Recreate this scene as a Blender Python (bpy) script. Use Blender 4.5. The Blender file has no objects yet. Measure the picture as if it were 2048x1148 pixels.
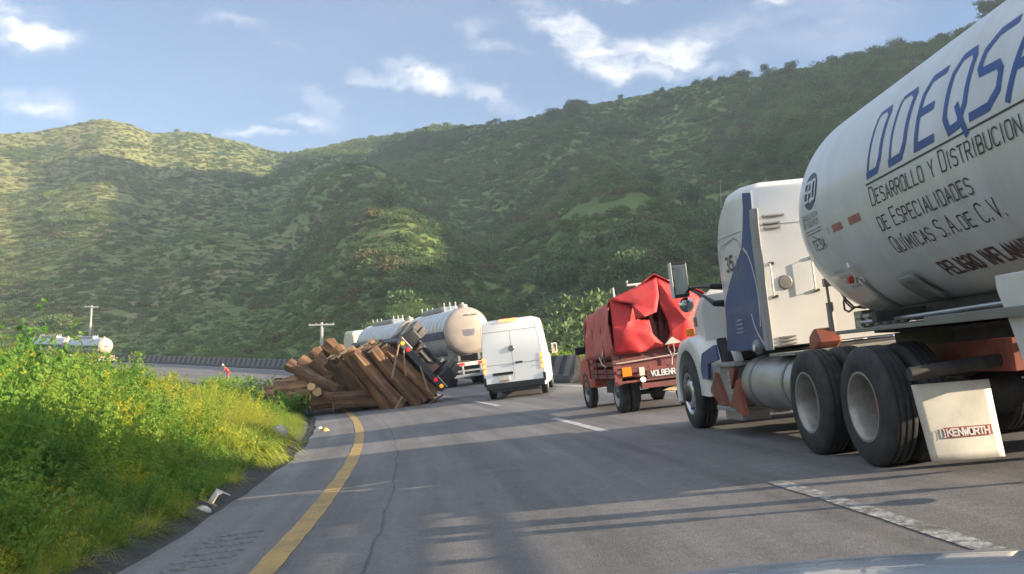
import bpy, math, random
import numpy as np
from mathutils import Vector, Matrix
R_ = math.radians
rng = np.random.default_rng(7)
random.seed(7)
scn = bpy.context.scene
col = scn.collection
# ------------------------------------------------------------------ camera, sky, sun, exposure
F_PX, PITCH, EYE = 1978.18, 0.0985934, 1.17327
cam_d = bpy.data.cameras.new('camera'); cam_d.sensor_width = 36; cam_d.lens = F_PX/2048*36
cam_d.clip_start = .05; cam_d.clip_end = 6000
cam = bpy.data.objects.new('camera', cam_d); col.objects.link(cam)
cam.location = (0, 0, EYE); cam.rotation_euler = (math.pi/2+PITCH, 0, 0)
scn.camera = cam
SUN_EL, SUN_AZ = 18.3, -11.0          # degrees; azimuth measured from +X
SUN = Vector((math.cos(R_(SUN_EL))*math.cos(R_(SUN_AZ)), math.cos(R_(SUN_EL))*math.sin(R_(SUN_AZ)), math.sin(R_(SUN_EL))))
sl = bpy.data.lights.new('sun', 'SUN'); sl.energy = 5.0; sl.angle = R_(.55); sl.color = (1, .83, .6)
so = bpy.data.objects.new('sun', sl); col.objects.link(so)
so.rotation_euler = SUN.to_track_quat('Z', 'Y').to_euler(); so.location = (40, -8, 20)
vs = scn.view_settings
vs.view_transform = 'Standard'; vs.look = 'None'; vs.exposure = 1.86; vs.gamma = 1; vs.use_curve_mapping = False
scn.cycles.max_bounces = 8; scn.cycles.volume_bounces = 1; scn.cycles.transparent_max_bounces = 12
scn.cycles.use_denoising = True

def ray(px, py):
    u = (px-1024)/F_PX; v = (574-py)/F_PX; c, s = math.cos(PITCH), math.sin(PITCH)
    d = np.array([u, c-v*s, s+v*c]); return d/d[1]
def at(px, py, Y): return Vector(ray(px, py)*Y+np.array([0, 0, EYE]))

world = bpy.data.worlds.new('World'); scn.world = world; world.use_nodes = True
nt = world.node_tree; N = nt.nodes; L = nt.links
bg = N['Background']
sky = N.new('ShaderNodeTexSky'); sky.sky_type = 'NISHITA'; sky.sun_disc = False
sky.sun_elevation = R_(SUN_EL); sky.sun_rotation = math.atan2(SUN.x, SUN.y)
sky.altitude = 1800; sky.air_density = 1.0; sky.dust_density = 1.0; sky.ozone_density = 3.2
bg.inputs['Strength'].default_value = .052
def wn(kind, **kw):
    n = N.new(kind)
    for k, v in kw.items(): setattr(n, k, v)
    return n
def wmath(op, a, b=None, c=None, clamp=False):
    n = wn('ShaderNodeMath', operation=op); n.use_clamp = clamp
    for i, q in enumerate((a, b, c)):
        if q is None: continue
        if isinstance(q, (int, float)): n.inputs[i].default_value = q
        else: L.new(q, n.inputs[i])
    return n.outputs[0]
tc = wn('ShaderNodeTexCoord'); sx = wn('ShaderNodeSeparateXYZ'); L.new(tc.outputs['Generated'], sx.inputs[0])
den = wmath('MAXIMUM', sx.outputs['Y'], .08)
uu = wmath('DIVIDE', sx.outputs['X'], den); ww = wmath('DIVIDE', sx.outputs['Z'], den)
cv = wn('ShaderNodeCombineXYZ'); L.new(uu, cv.inputs[0]); L.new(ww, cv.inputs[1])
# ragged edges: the direction is disturbed by noise before the cloud shapes are looked up
nz = wn('ShaderNodeTexNoise'); nz.inputs['Scale'].default_value = 13; nz.inputs['Detail'].default_value = 6; nz.inputs['Roughness'].default_value = .62
L.new(cv.outputs[0], nz.inputs['Vector'])
dv = wn('ShaderNodeVectorMath', operation='SUBTRACT'); L.new(nz.outputs['Color'], dv.inputs[0]); dv.inputs[1].default_value = (.5, .5, .5)
ds = wn('ShaderNodeVectorMath', operation='MULTIPLY'); L.new(dv.outputs[0], ds.inputs[0]); ds.inputs[1].default_value = (.13, .06, 0)
pv = wn('ShaderNodeVectorMath', operation='ADD'); L.new(cv.outputs[0], pv.inputs[0]); L.new(ds.outputs[0], pv.inputs[1])
mp = wn('ShaderNodeMapping'); mp.inputs['Scale'].default_value = (9, 38, 1); mp.inputs['Rotation'].default_value = (0, 0, .18); L.new(pv.outputs[0], mp.inputs[0])
n2 = wn('ShaderNodeTexNoise'); n2.inputs['Scale'].default_value = 1; n2.inputs['Detail'].default_value = 8; n2.inputs['Roughness'].default_value = .68; L.new(mp.outputs[0], n2.inputs['Vector'])
total = None
#        px   py   half-length half-height  tilt(deg, image clockwise)  strength
CLOUDS = [(20, 45, 150, 50, 22, 1.0), (90, 75, 110, 22, 6, .8), (70, 205, 110, 30, 4, .8), (480, 55, 80, 14, 12, .35), (555, 82, 40, 9, 10, .3), (850, 148, 95, 30, 16, 1.35), (740, 152, 60, 15, 0, .6),
          (985, 97, 75, 14, 2, .65), (1000, 205, 75, 20, 28, .7), (1110, 40, 110, 35, 28, .8), (1180, 95, 110, 40, 35, .9), (1290, 115, 110, 42, -6, 1.1), (1375, 110, 90, 28, -22, .75), (1420, 132, 60, 14, -4, .5),
          (1440, 62, 130, 28, -10, .45), (1540, 5, 60, 14, 0, .7), (1235, 3, 22, 9, 0, .7), (635, 205, 70, 30, 35, .4), (615, 248, 75, 16, 8, .75), (515, 268, 75, 12, 5, .8), (950, 60, 45, 25, -40, .35), (1515, 132, 35, 22, 0, .3), (1640, 40, 300, 90, -10, .22)]
for (px, py, a, b, rot, s) in CLOUDS:
    d = ray(px, py)
    m = wn('ShaderNodeMapping', vector_type='TEXTURE'); m.inputs['Location'].default_value = (d[0], d[2], 0)
    m.inputs['Rotation'].default_value = (0, 0, -R_(rot)); m.inputs['Scale'].default_value = (a*1.25/F_PX, b*1.3/F_PX, 1); L.new(pv.outputs[0], m.inputs[0])
    ln = wn('ShaderNodeVectorMath', operation='LENGTH'); L.new(m.outputs[0], ln.inputs[0])
    mr = wn('ShaderNodeMapRange', interpolation_type='SMOOTHSTEP'); L.new(ln.outputs['Value'], mr.inputs['Value'])
    mr.inputs['From Min'].default_value = 1; mr.inputs['From Max'].default_value = 0; mr.inputs['To Max'].default_value = s
    total = mr.outputs[0] if total is None else wmath('ADD', total, mr.outputs[0])
front = wmath('GREATER_THAN', sx.outputs['Y'], .1)
total = wmath('MULTIPLY', total, front)
rag = wn('ShaderNodeMapRange'); L.new(n2.outputs['Fac'], rag.inputs['Value'])
for k, v in (('From Min', .33), ('From Max', .7), ('To Min', .0), ('To Max', 1.25)): rag.inputs[k].default_value = v
cl = wmath('MULTIPLY', total, rag.outputs[0])
cl = wmath('MULTIPLY', cl, .86, clamp=True)
mx = wn('ShaderNodeMix', data_type='RGBA'); L.new(cl, mx.inputs['Factor']); L.new(sky.outputs[0], mx.inputs['A']); mx.inputs['B'].default_value = (7.6, 7.4, 7.4, 1)
# bright broken cloud added out of view, behind and overhead, to fill the shade
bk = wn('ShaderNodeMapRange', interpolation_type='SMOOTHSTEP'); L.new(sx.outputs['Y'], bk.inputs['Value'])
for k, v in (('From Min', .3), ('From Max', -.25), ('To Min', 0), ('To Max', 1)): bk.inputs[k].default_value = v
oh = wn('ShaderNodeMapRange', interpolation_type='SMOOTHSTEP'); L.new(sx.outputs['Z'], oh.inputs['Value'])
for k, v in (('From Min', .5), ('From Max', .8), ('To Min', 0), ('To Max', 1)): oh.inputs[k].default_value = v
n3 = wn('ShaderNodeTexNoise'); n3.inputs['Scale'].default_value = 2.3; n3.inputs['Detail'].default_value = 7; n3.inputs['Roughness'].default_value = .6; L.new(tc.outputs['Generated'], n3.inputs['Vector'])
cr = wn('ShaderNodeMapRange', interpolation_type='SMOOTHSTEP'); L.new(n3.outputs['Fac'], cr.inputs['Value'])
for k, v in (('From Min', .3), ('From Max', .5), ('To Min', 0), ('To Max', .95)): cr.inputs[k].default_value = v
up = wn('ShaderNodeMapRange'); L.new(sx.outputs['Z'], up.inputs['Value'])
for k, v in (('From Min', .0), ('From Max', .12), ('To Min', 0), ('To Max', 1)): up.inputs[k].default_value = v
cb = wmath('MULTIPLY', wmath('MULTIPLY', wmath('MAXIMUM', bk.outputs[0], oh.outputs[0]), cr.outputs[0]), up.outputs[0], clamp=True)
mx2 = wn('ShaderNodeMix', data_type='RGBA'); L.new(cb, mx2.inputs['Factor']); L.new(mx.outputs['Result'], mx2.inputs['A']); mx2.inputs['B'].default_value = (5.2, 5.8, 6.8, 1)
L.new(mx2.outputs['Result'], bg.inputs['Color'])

# ------------------------------------------------------------------ small mesh kit
class MB:
    def __init__(s): s.v = []; s.f = []; s.mi = []; s.cur = 0
    def add(s, vs, fs):
        o = len(s.v); s.v += [tuple(float(c) for c in p) for p in vs]; s.f += [tuple(i+o for i in q) for q in fs]; s.mi += [s.cur]*len(fs); return s
    def box(s, c, d, rot=None):
        c = Vector(c); h = [k/2 for k in d]; P = [Vector((x*h[0], y*h[1], z*h[2])) for x in (-1, 1) for y in (-1, 1) for z in (-1, 1)]
        if rot is not None: P = [rot @ p for p in P]
        return s.add([c+p for p in P], [(0, 1, 3, 2), (4, 6, 7, 5), (0, 4, 5, 1), (2, 3, 7, 6), (0, 2, 6, 4), (1, 5, 7, 3)])
    def bx(s, x0, x1, y0, y1, z0, z1): return s.box(((x0+x1)/2, (y0+y1)/2, (z0+z1)/2), (x1-x0, y1-y0, z1-z0))
    def loft(s, rings, cap=True, closed=True):
        n = len(rings[0]); vs = [p for r in rings for p in r]; fs = []
        for i in range(len(rings)-1):
            for j in range(n if closed else n-1):
                k = (j+1) % n; fs.append((i*n+j, i*n+k, (i+1)*n+k, (i+1)*n+j))
        if cap: fs.append(tuple(range(n))[::-1]); fs.append(tuple((len(rings)-1)*n+j for j in range(n)))
        return s.add(vs, fs)
    def cyl(s, p0, p1, r0, r1=None, seg=16, cap=True):
        p0, p1 = Vector(p0), Vector(p1); r1 = r0 if r1 is None else r1
        q = (p1-p0).to_track_quat('Z', 'Y'); e1, e2 = q @ Vector((1, 0, 0)), q @ Vector((0, 1, 0))
        return s.loft([[p+(e1*math.cos(a)+e2*math.sin(a))*r for a in [2*math.pi*k/seg for k in range(seg)]] for p, r in ((p0, r0), (p1, r1))], cap)
    def tube(s, pts, r, seg=8, radii=None):
        pts = [Vector(p) for p in pts]; rings = []
        for i, p in enumerate(pts):
            t = (pts[min(i+1, len(pts)-1)]-pts[max(i-1, 0)]).normalized()
            up = Vector((0, 0, 1)) if abs(t.z) < .95 else Vector((1, 0, 0))
            e1 = t.cross(up).normalized(); e2 = e1.cross(t); rr = radii[i] if radii else r
            rings.append([p+(e1*math.cos(2*math.pi*k/seg)+e2*math.sin(2*math.pi*k/seg))*rr for k in range(seg)])
        return s.loft(rings)
    def lathe(s, prof, o, axis='x', seg=32):       # prof: (radius, along)
        rings = []
        for r, h in prof:
            ring = []
            for k in range(seg):
                a = 2*math.pi*k/seg; c, d = r*math.cos(a), r*math.sin(a)
                p = {'x': (h, c, d), 'y': (c, h, d), 'z': (c, d, h)}[axis]; ring.append(Vector(o)+Vector(p))
            rings.append(ring)
        return s.loft(rings, cap=False)
    def prism(s, poly, off):
        poly = [Vector(p) for p in poly]; off = Vector(off); n = len(poly)
        return s.add(poly+[p+off for p in poly], [tuple(range(n))[::-1], tuple(range(n, 2*n))]+[(i, (i+1) % n, (i+1) % n+n, i+n) for i in range(n)])
    def grid(s, fn, nu, nv):
        vs = [fn(i/nu, j/nv) for i in range(nu+1) for j in range(nv+1)]
        return s.add(vs, [(i*(nv+1)+j, (i+1)*(nv+1)+j, (i+1)*(nv+1)+j+1, i*(nv+1)+j+1) for i in range(nu) for j in range(nv)])
    def mesh(s, name, mats, smooth=35):
        me = bpy.data.meshes.new(name); me.from_pydata(s.v, [], s.f)
        for m in (mats if isinstance(mats, (list, tuple)) else [mats]): me.materials.append(m)
        me.polygons.foreach_set('material_index', s.mi)
        me.validate(); me.update()
        import bmesh
        b = bmesh.new(); b.from_mesh(me); bmesh.ops.recalc_face_normals(b, faces=b.faces); b.to_mesh(me); b.free()
        if smooth:
            me.polygons.foreach_set('use_smooth', [True]*len(me.polygons)); me.set_sharp_from_angle(angle=R_(smooth))
        return me
    def build(s, name, mats, parent=None, smooth=35, bevel=0, solid=0):
        o = bpy.data.objects.new(name, s.mesh(name, mats, smooth)); col.objects.link(o)
        if parent is not None: o.parent = parent
        if solid:
            m = o.modifiers.new('thickness', 'SOLIDIFY'); m.thickness = solid
        if bevel:
            m = o.modifiers.new('bevel', 'BEVEL'); m.width = bevel; m.segments = 2; m.limit_method = 'ANGLE'; m.angle_limit = R_(40)
        return o
def tag(o, label=None, cat=None, group=None, kind=None):
    if label: o['label'] = label
    if cat: o['category'] = cat
    if group: o['group'] = group
    if kind: o['kind'] = kind
    return o
def empty(name, label=None, cat=None, group=None):
    o = bpy.data.objects.new(name, None); o.empty_display_size = .3; col.objects.link(o); return tag(o, label, cat, group)
def copy_tree(o, parent=None):
    c = o.copy(); col.objects.link(c)
    if parent is not None: c.parent = parent
    for ch in [k for k in bpy.data.objects if k.parent == o]: copy_tree(ch, c)
    return c

# ------------------------------------------------------------------ materials
def mat(name, base, rough=.6, metal=0, var=0, scale=6, bump=0, bscale=60, dirt=None, dirt_amt=.5, dscale=3, spec=.5, coat=0, emit=None, estr=0, coord='Object', stretch=(1, 1, 1)):
    m = bpy.data.materials.new(name); m.use_nodes = True; t = m.node_tree; p = t.nodes['Principled BSDF']
    p.inputs['Base Color'].default_value = (*base, 1); p.inputs['Roughness'].default_value = rough; p.inputs['Metallic'].default_value = metal
    p.inputs['Specular IOR Level'].default_value = spec; p.inputs['Coat Weight'].default_value = coat
    if emit: p.inputs['Emission Color'].default_value = (*emit, 1); p.inputs['Emission Strength'].default_value = estr
    tcn = t.nodes.new('ShaderNodeTexCoord'); mpn = t.nodes.new('ShaderNodeMapping'); mpn.inputs['Scale'].default_value = stretch
    t.links.new(tcn.outputs[coord], mpn.inputs[0]); vec = mpn.outputs[0]; cur = None
    def noise(sc, det=5, ro=.55):
        n = t.nodes.new('ShaderNodeTexNoise'); n.inputs['Scale'].default_value = sc; n.inputs['Detail'].default_value = det; n.inputs['Roughness'].default_value = ro
        t.links.new(vec, n.inputs['Vector']); return n.outputs['Fac']
    if var:
        r = t.nodes.new('ShaderNodeMapRange'); t.links.new(noise(scale), r.inputs[0]); r.inputs['From Min'].default_value = .3; r.inputs['From Max'].default_value = .7
        r.inputs['To Min'].default_value = 1-var; r.inputs['To Max'].default_value = 1+var
        v = t.nodes.new('ShaderNodeVectorMath'); v.operation = 'SCALE'; v.inputs[0].default_value = base; t.links.new(r.outputs[0], v.inputs['Scale']); cur = v.outputs[0]
    if dirt:
        r = t.nodes.new('ShaderNodeMapRange'); t.links.new(noise(dscale, 8, .65), r.inputs[0]); r.inputs['From Min'].default_value = .42; r.inputs['From Max'].default_value = .72; r.inputs['To Max'].default_value = dirt_amt
        x = t.nodes.new('ShaderNodeMix'); x.data_type = 'RGBA'; t.links.new(r.outputs[0], x.inputs['Factor']); x.inputs['A'].default_value = (*base, 1); x.inputs['B'].default_value = (*dirt, 1)
        if cur: t.links.new(cur, x.inputs['A'])
        cur = x.outputs['Result']
    if cur: t.links.new(cur, p.inputs['Base Color'])
    if bump:
        b = t.nodes.new('ShaderNodeBump'); b.inputs['Strength'].default_value = bump; b.inputs['Distance'].default_value = .02; t.links.new(noise(bscale, 4), b.inputs['Height']); t.links.new(b.outputs[0], p.inputs['Normal'])
    return m
def leaf_mat(name, c1, c2, trans=.35, lscale=.12, c3=None, rough=.6, dry=None):
    m = bpy.data.materials.new(name); m.use_nodes = True; t = m.node_tree; p = t.nodes['Principled BSDF']; out = t.nodes['Material Output']
    oi = t.nodes.new('ShaderNodeObjectInfo'); n = t.nodes.new('ShaderNodeTexNoise'); n.inputs['Scale'].default_value = lscale; n.inputs['Detail'].default_value = 3
    geo = t.nodes.new('ShaderNodeNewGeometry'); t.links.new(geo.outputs['Position'], n.inputs['Vector'])
    r = t.nodes.new('ShaderNodeMapRange'); t.links.new(n.outputs['Fac'], r.inputs[0]); r.inputs['From Min'].default_value = .36; r.inputs['From Max'].default_value = .64
    a = t.nodes.new('ShaderNodeMath'); a.operation = 'MULTIPLY_ADD'; t.links.new(oi.outputs['Random'], a.inputs[0]); a.inputs[1].default_value = .7; a.inputs[2].default_value = -.35
    s = t.nodes.new('ShaderNodeMath'); s.operation = 'ADD'; s.use_clamp = True; t.links.new(r.outputs[0], s.inputs[0]); t.links.new(a.outputs[0], s.inputs[1])
    x = t.nodes.new('ShaderNodeMix'); x.data_type = 'RGBA'; t.links.new(s.outputs[0], x.inputs['Factor']); x.inputs['A'].default_value = (*c1, 1); x.inputs['B'].default_value = (*c2, 1); cur = x.outputs['Result']
    if c3:      # dry leaves on some plants
        g = t.nodes.new('ShaderNodeMath'); g.operation = 'GREATER_THAN'; t.links.new(oi.outputs['Random'], g.inputs[0]); g.inputs[1].default_value = .86
        y = t.nodes.new('ShaderNodeMix'); y.data_type = 'RGBA'; t.links.new(g.outputs[0], y.inputs['Factor']); t.links.new(cur, y.inputs['A']); y.inputs['B'].default_value = (*c3, 1); cur = y.outputs['Result']
    if dry:     # drier growth on the far western slope
        q = t.nodes.new('ShaderNodeSeparateXYZ'); t.links.new(geo.outputs['Position'], q.inputs[0]); w = t.nodes.new('ShaderNodeMapRange'); t.links.new(q.outputs['X'], w.inputs[0])
        for k, v in (('From Min', -70), ('From Max', -210), ('To Min', 0), ('To Max', .75)): w.inputs[k].default_value = v
        h = t.nodes.new('ShaderNodeMix'); h.data_type = 'RGBA'; t.links.new(w.outputs[0], h.inputs['Factor']); t.links.new(cur, h.inputs['A']); h.inputs['B'].default_value = (*dry, 1); cur = h.outputs['Result']
    t.links.new(cur, p.inputs['Base Color']); p.inputs['Roughness'].default_value = rough; p.inputs['Specular IOR Level'].default_value = .25
    tr = t.nodes.new('ShaderNodeBsdfTranslucent'); t.links.new(cur, tr.inputs[0]); mxs = t.nodes.new('ShaderNodeMixShader'); mxs.inputs[0].default_value = trans
    t.links.new(p.outputs[0], mxs.inputs[1]); t.links.new(tr.outputs[0], mxs.inputs[2]); t.links.new(mxs.outputs[0], out.inputs[0])
    return m
M = {}
M['white'] = mat('white_paint', (.62, .63, .63), .35, var=.05, scale=2, dirt=(.42, .37, .31), dirt_amt=.45, dscale=1.6, coat=.15)
M['cab_white'] = mat('cab_white_paint', (.66, .655, .64), .34, var=.04, scale=1.5, dirt=(.5, .44, .37), dirt_amt=.4, dscale=1.3, coat=.2)
M['tank_white'] = mat('tank_paint', (.58, .6, .62), .3, var=.04, scale=1.2, dirt=(.40, .38, .34), dirt_amt=.5, dscale=1.3, coat=.25, bump=.02, bscale=2, stretch=(2, 2, .4))
M['van_white'] = mat('van_paint', (.8, .8, .8), .28, var=.02, scale=2, coat=.4)
M['blue'] = mat('blue_paint', (.03, .07, .22), .33, var=.12, scale=3, dirt=(.12, .13, .18), dirt_amt=.35, dscale=2, coat=.2)
M['letter_blue'] = mat('letter_blue', (.02, .065, .25), .4, var=.1, scale=4)
M['letter_black'] = mat('letter_black', (.03, .03, .032), .5)
M['letter_grey'] = mat('letter_grey', (.16, .165, .18), .5, var=.3, scale=30)
M['letter_red'] = mat('letter_worn_red', (.10, .05, .05), .6, var=.4, scale=12)
M['rubber'] = mat('tyre_rubber', (.02, .021, .023), .75, var=.3, scale=5, dirt=(.085, .078, .07), dirt_amt=.55, dscale=6, bump=.15, bscale=40)
M['rim'] = mat('steel_rim_grey', (.33, .32, .3), .45, .5, var=.2, scale=6, dirt=(.2, .17, .14), dirt_amt=.6, dscale=5)
M['alu'] = mat('polished_aluminium', (.62, .62, .62), .3, .9, var=.1, scale=8, dirt=(.25, .22, .2), dirt_amt=.4)
M['silver'] = mat('silver_skin', (.46, .48, .5), .3, .75, var=.12, scale=3, dirt=(.35, .3, .25), dirt_amt=.5, dscale=2)
M['tread_plate'] = mat('grey_step_metal', (.36, .36, .35), .5, .5, var=.15, scale=9, dirt=(.16, .14, .12), dirt_amt=.6, dscale=5)
M['fuel'] = mat('fuel_tank_metal', (.44, .43, .41), .42, .6, var=.1, scale=3, dirt=(.2, .18, .15), dirt_amt=.45, dscale=2.5)
M['orange'] = mat('orange_frame_paint', (.25, .06, .035), .55, var=.25, scale=6, dirt=(.07, .05, .04), dirt_amt=.7, dscale=5)
M['dark'] = mat('dark_chassis', (.025, .025, .028), .6, var=.3, scale=8, dirt=(.09, .08, .07), dirt_amt=.5, dscale=4)
M['black'] = mat('black_plastic', (.015, .015, .017), .4, var=.2, scale=10)
M['glass'] = mat('dark_glass', (.012, .016, .02), .05, spec=.8, var=.2, scale=2)
M['mirror'] = mat('mirror_glass', (.5, .52, .52), .04, 1, var=.05, scale=3)
M['amber'] = mat('amber_lens', (.8, .25, .02), .25, var=.15, scale=30, coat=.3)
M['lamp_white'] = mat('clear_lens', (.7, .7, .68), .15, var=.2, scale=20, coat=.5)
M['red_lens'] = mat('red_lens', (.45, .02, .02), .25, var=.2, scale=20, coat=.3)
M['seam'] = mat('seam_grey', (.2, .2, .2), .6, var=.2, scale=10)
M['grey_metal'] = mat('grey_painted_metal', (.22, .22, .21), .5, .3, var=.2, scale=6, dirt=(.1, .09, .08), dirt_amt=.5)
M['flap'] = mat('mudflap_white', (.6, .57, .5), .6, var=.05, scale=3, dirt=(.35, .3, .24), dirt_amt=.6, dscale=4)
M['tape_red'] = mat('faded_red_tape', (.36, .14, .13), .45, var=.15, scale=20)
# ------------------------------------------------------------------ the road: a banked left-hand curve
RAD, PHI, S0, S1, GR, S2 = 208.2095, .0386647, .105684, .0273507, .00396523, .000122195
CX, CY = -RAD*math.cos(PHI), -RAD*math.sin(PHI)
def rt(x, y):
    x = np.asarray(x, float); y = np.asarray(y, float); dx, dy = x-CX, y-CY
    t = (np.arctan2(dy, dx)-PHI); t = np.where(t < -math.pi+.2, t+2*math.pi, t)
    return np.hypot(dx, dy)-RAD, t*RAD
def rtz(u, t):
    tt = np.clip(t, -40, 240); bank = (S0+S1*np.tanh(tt/30))*np.clip(1-np.maximum(tt-140, 0)/160, .2, 1)
    return bank*np.clip(u, -2.7, 7.4)+GR*tt+S2*tt*tt
def rz(x, y): u, t = rt(x, y); return rtz(u, t)
def xy(u, t): a = PHI+np.asarray(t)/RAD; return CX+(RAD+np.asarray(u))*np.cos(a), CY+(RAD+np.asarray(u))*np.sin(a)
def frame(x, y, head):
    e = .6; fw = np.array([-math.sin(head), math.cos(head)]); rr = np.array([fw[1], -fw[0]]); p = np.array([x, y])
    g = lambda q: float(rz(q[0], q[1]))
    Fv = Vector((*fw, (g(p+fw*e)-g(p-fw*e))/(2*e))).normalized(); Rv = Vector((*rr, (g(p+rr*e)-g(p-rr*e))/(2*e)))
    Rv = (Rv-Fv*(Rv @ Fv)).normalized(); U = Rv.cross(Fv)
    m = Matrix.Identity(4)
    for i, c in enumerate((Rv, Fv, U)):
        for k in range(3): m[k][i] = c[k]
    m.translation = Vector((x, y, g(p)+.012)); return m
_r = np.random.default_rng(3).random((256, 256))
def vnoise(x, y):
    x = np.asarray(x, float); y = np.asarray(y, float); xi = np.floor(x).astype(int); yi = np.floor(y).astype(int); fx = x-xi; fy = y-yi; fx = fx*fx*(3-2*fx); fy = fy*fy*(3-2*fy)
    g = lambda a, b: _r[a % 256, b % 256]
    return (g(xi, yi)*(1-fx)+g(xi+1, yi)*fx)*(1-fy)+(g(xi, yi+1)*(1-fx)+g(xi+1, yi+1)*fx)*fy
def fbm(x, y, o=4):
    s = 0; a = .5
    for k in range(o): s = s+a*(vnoise(x*2**k+17*k, y*2**k+31*k)-.5)*2; a *= .5
    return s
sstep = lambda a, b, x: np.clip((x-a)/(b-a), 0, 1)**2*(3-2*np.clip((x-a)/(b-a), 0, 1))
def bank_h(u, t):       # height of the roadside bank above the road edge; u<0 is the inside of the curve
    w = -np.asarray(u, float)-2.75
    hc = 1.8*(1-.88*sstep(22, 52, t)); h = np.where(w > 0, hc*(1-np.exp(-np.maximum(w, 0)/(3.4+2.6*sstep(14, 36, t))))*sstep(-.6, 1.6+2.6*sstep(20, 14, t), w), 0)
    h = h*(1-.8*sstep(6.5, 16, w)) - 1.0*sstep(9, 22, w)*sstep(40, 90, t)
    return h+np.where(w > 0, fbm(np.asarray(t)/3.1, w/2.3, 3)*.22*sstep(0, 1.5, w), 0)
def ground_z(x, y):
    u, t = rt(x, y); z = rtz(u, t)
    z = z+bank_h(u, t)
    z = z-np.where((u > -2.55) & (u < 7.1), .07, 0)
    z = z-.10*np.exp(-((u+2.72)/.14)**2)
    return z+np.where(u > 7.4, (u-7.4)*.12, 0)
# ---- hills: skyline seen from the road, given as directions with a distance each
_sk = [(-1600, 480, 700), (-900, 330, 640), (-300, 300, 600), (0, 268, 550), (60, 266, 555), (140, 252, 560), (205, 236, 570), (260, 249, 570), (305, 266, 580), (380, 262, 590), (430, 273, 600), (480, 283, 610), (540, 300, 620), (575, 306, 640), (640, 298, 600),
       (720, 280, 560), (800, 266, 530), (860, 254, 500), (920, 254, 490), (1000, 247, 470), (1100, 229, 450), (1200, 206, 430), (1300, 188, 410), (1400, 168, 395), (1500, 156, 385), (1600, 140, 370), (1700, 125, 355), (1800, 106, 340), (1900, 86, 330), (2048, 45, 325)]
_az = []; _w = []; _D = []
for px, py, D in _sk:
    d = ray(px, py); _az.append(math.degrees(math.atan2(d[0], 1))); _w.append(d[2]/math.hypot(d[0], 1)); _D.append(D)
for a, w, D in ((26, .44, 395), (28.5, .53, 430), (32, .585, 425), (38, .565, 395), (45, .535, 378), (53, .515, 364), (60, .50, 360), (68, .46, 347), (75, .35, 335), (82, .16, 330), (90, .12, 350), (100, .09, 380), (130, .08, 420), (180, .06, 450)): _az.append(a); _w.append(w); _D.append(D)
_az = [-180, -100]+_az; _w = [.06, .12]+_w; _D = [450, 600]+_D
def hill_par(az):
    dx, dy = np.sin(np.radians(az)), np.cos(np.radians(az)); b = -(CX*dx+CY*dy); c = CX*CX+CY*CY-(RAD+9)**2
    return -b+np.sqrt(b*b-c), np.interp(az, _az, _w), np.interp(az, _az, _D)
def hill_z(az, d):
    d0, w, D = hill_par(az); D = np.maximum(D, d0+80); x, y = d*np.sin(np.radians(az)), d*np.cos(np.radians(az))
    zb = ground_z(d0*np.sin(np.radians(az)), d0*np.cos(np.radians(az)))
    zr = EYE+w*D; s = np.clip((d-d0)/(D-d0), 0, 1); left = sstep(-11, -15, az)
    right = sstep(-15, 12, az)*sstep(170, 120, az); p = s**(1.12+.2*left+.6*right)
    z = zb+(zr-zb)*p
    bump = 4*s*(1-s)
    z = z+bump*(fbm(x/90+3, y/90, 3)*(11-6*left)+fbm(x/32, y/32+9, 3)*3.2)
    z = z+bump*(7*np.cos((az+6+8*s)*.42)*(1-left)+left*1.5*np.cos((az-4*s)*.8+1.3))       # spurs and gullies running down the slope
    z = z+np.minimum(s*6, 1)*fbm(x/9, y/9, 2)*.7
    over = np.maximum(d-D, 0); z = z-over*.33-np.minimum(over, 60)*.0
    return np.maximum(z, -2+0*z)
def HT(x, y):
    x = np.asarray(x, float); y = np.asarray(y, float); u, t = rt(x, y); az = np.degrees(np.arctan2(x, y)); d = np.hypot(x, y)
    return np.where(u > 9, hill_z(az, d), ground_z(x, y))

def surf_mesh(name, X, Y, Z, m, uv=None, smooth=True):
    nu, nv = X.shape; me = bpy.data.meshes.new(name); V = np.stack([X, Y, Z], -1).reshape(-1, 3)
    i, j = np.meshgrid(np.arange(nu-1), np.arange(nv-1), indexing='ij'); q = np.stack([i*nv+j, (i+1)*nv+j, (i+1)*nv+j+1, i*nv+j+1], -1).reshape(-1, 4)
    me.vertices.add(len(V)); me.vertices.foreach_set('co', V.ravel()); me.loops.add(q.size); me.loops.foreach_set('vertex_index', q.ravel()); me.polygons.add(len(q)); me.polygons.foreach_set('loop_start', np.arange(len(q))*4)
    me.update(calc_edges=True); me.polygons.foreach_set('use_smooth', [smooth]*len(q))
    if uv is not None:
        l = me.uv_layers.new(name='along'); UVs = np.stack(uv, -1).reshape(-1, 2)[q.ravel()]; l.data.foreach_set('uv', UVs.ravel())
    me.materials.append(m); me.validate(); o = bpy.data.objects.new(name, me); col.objects.link(o); return o
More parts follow.
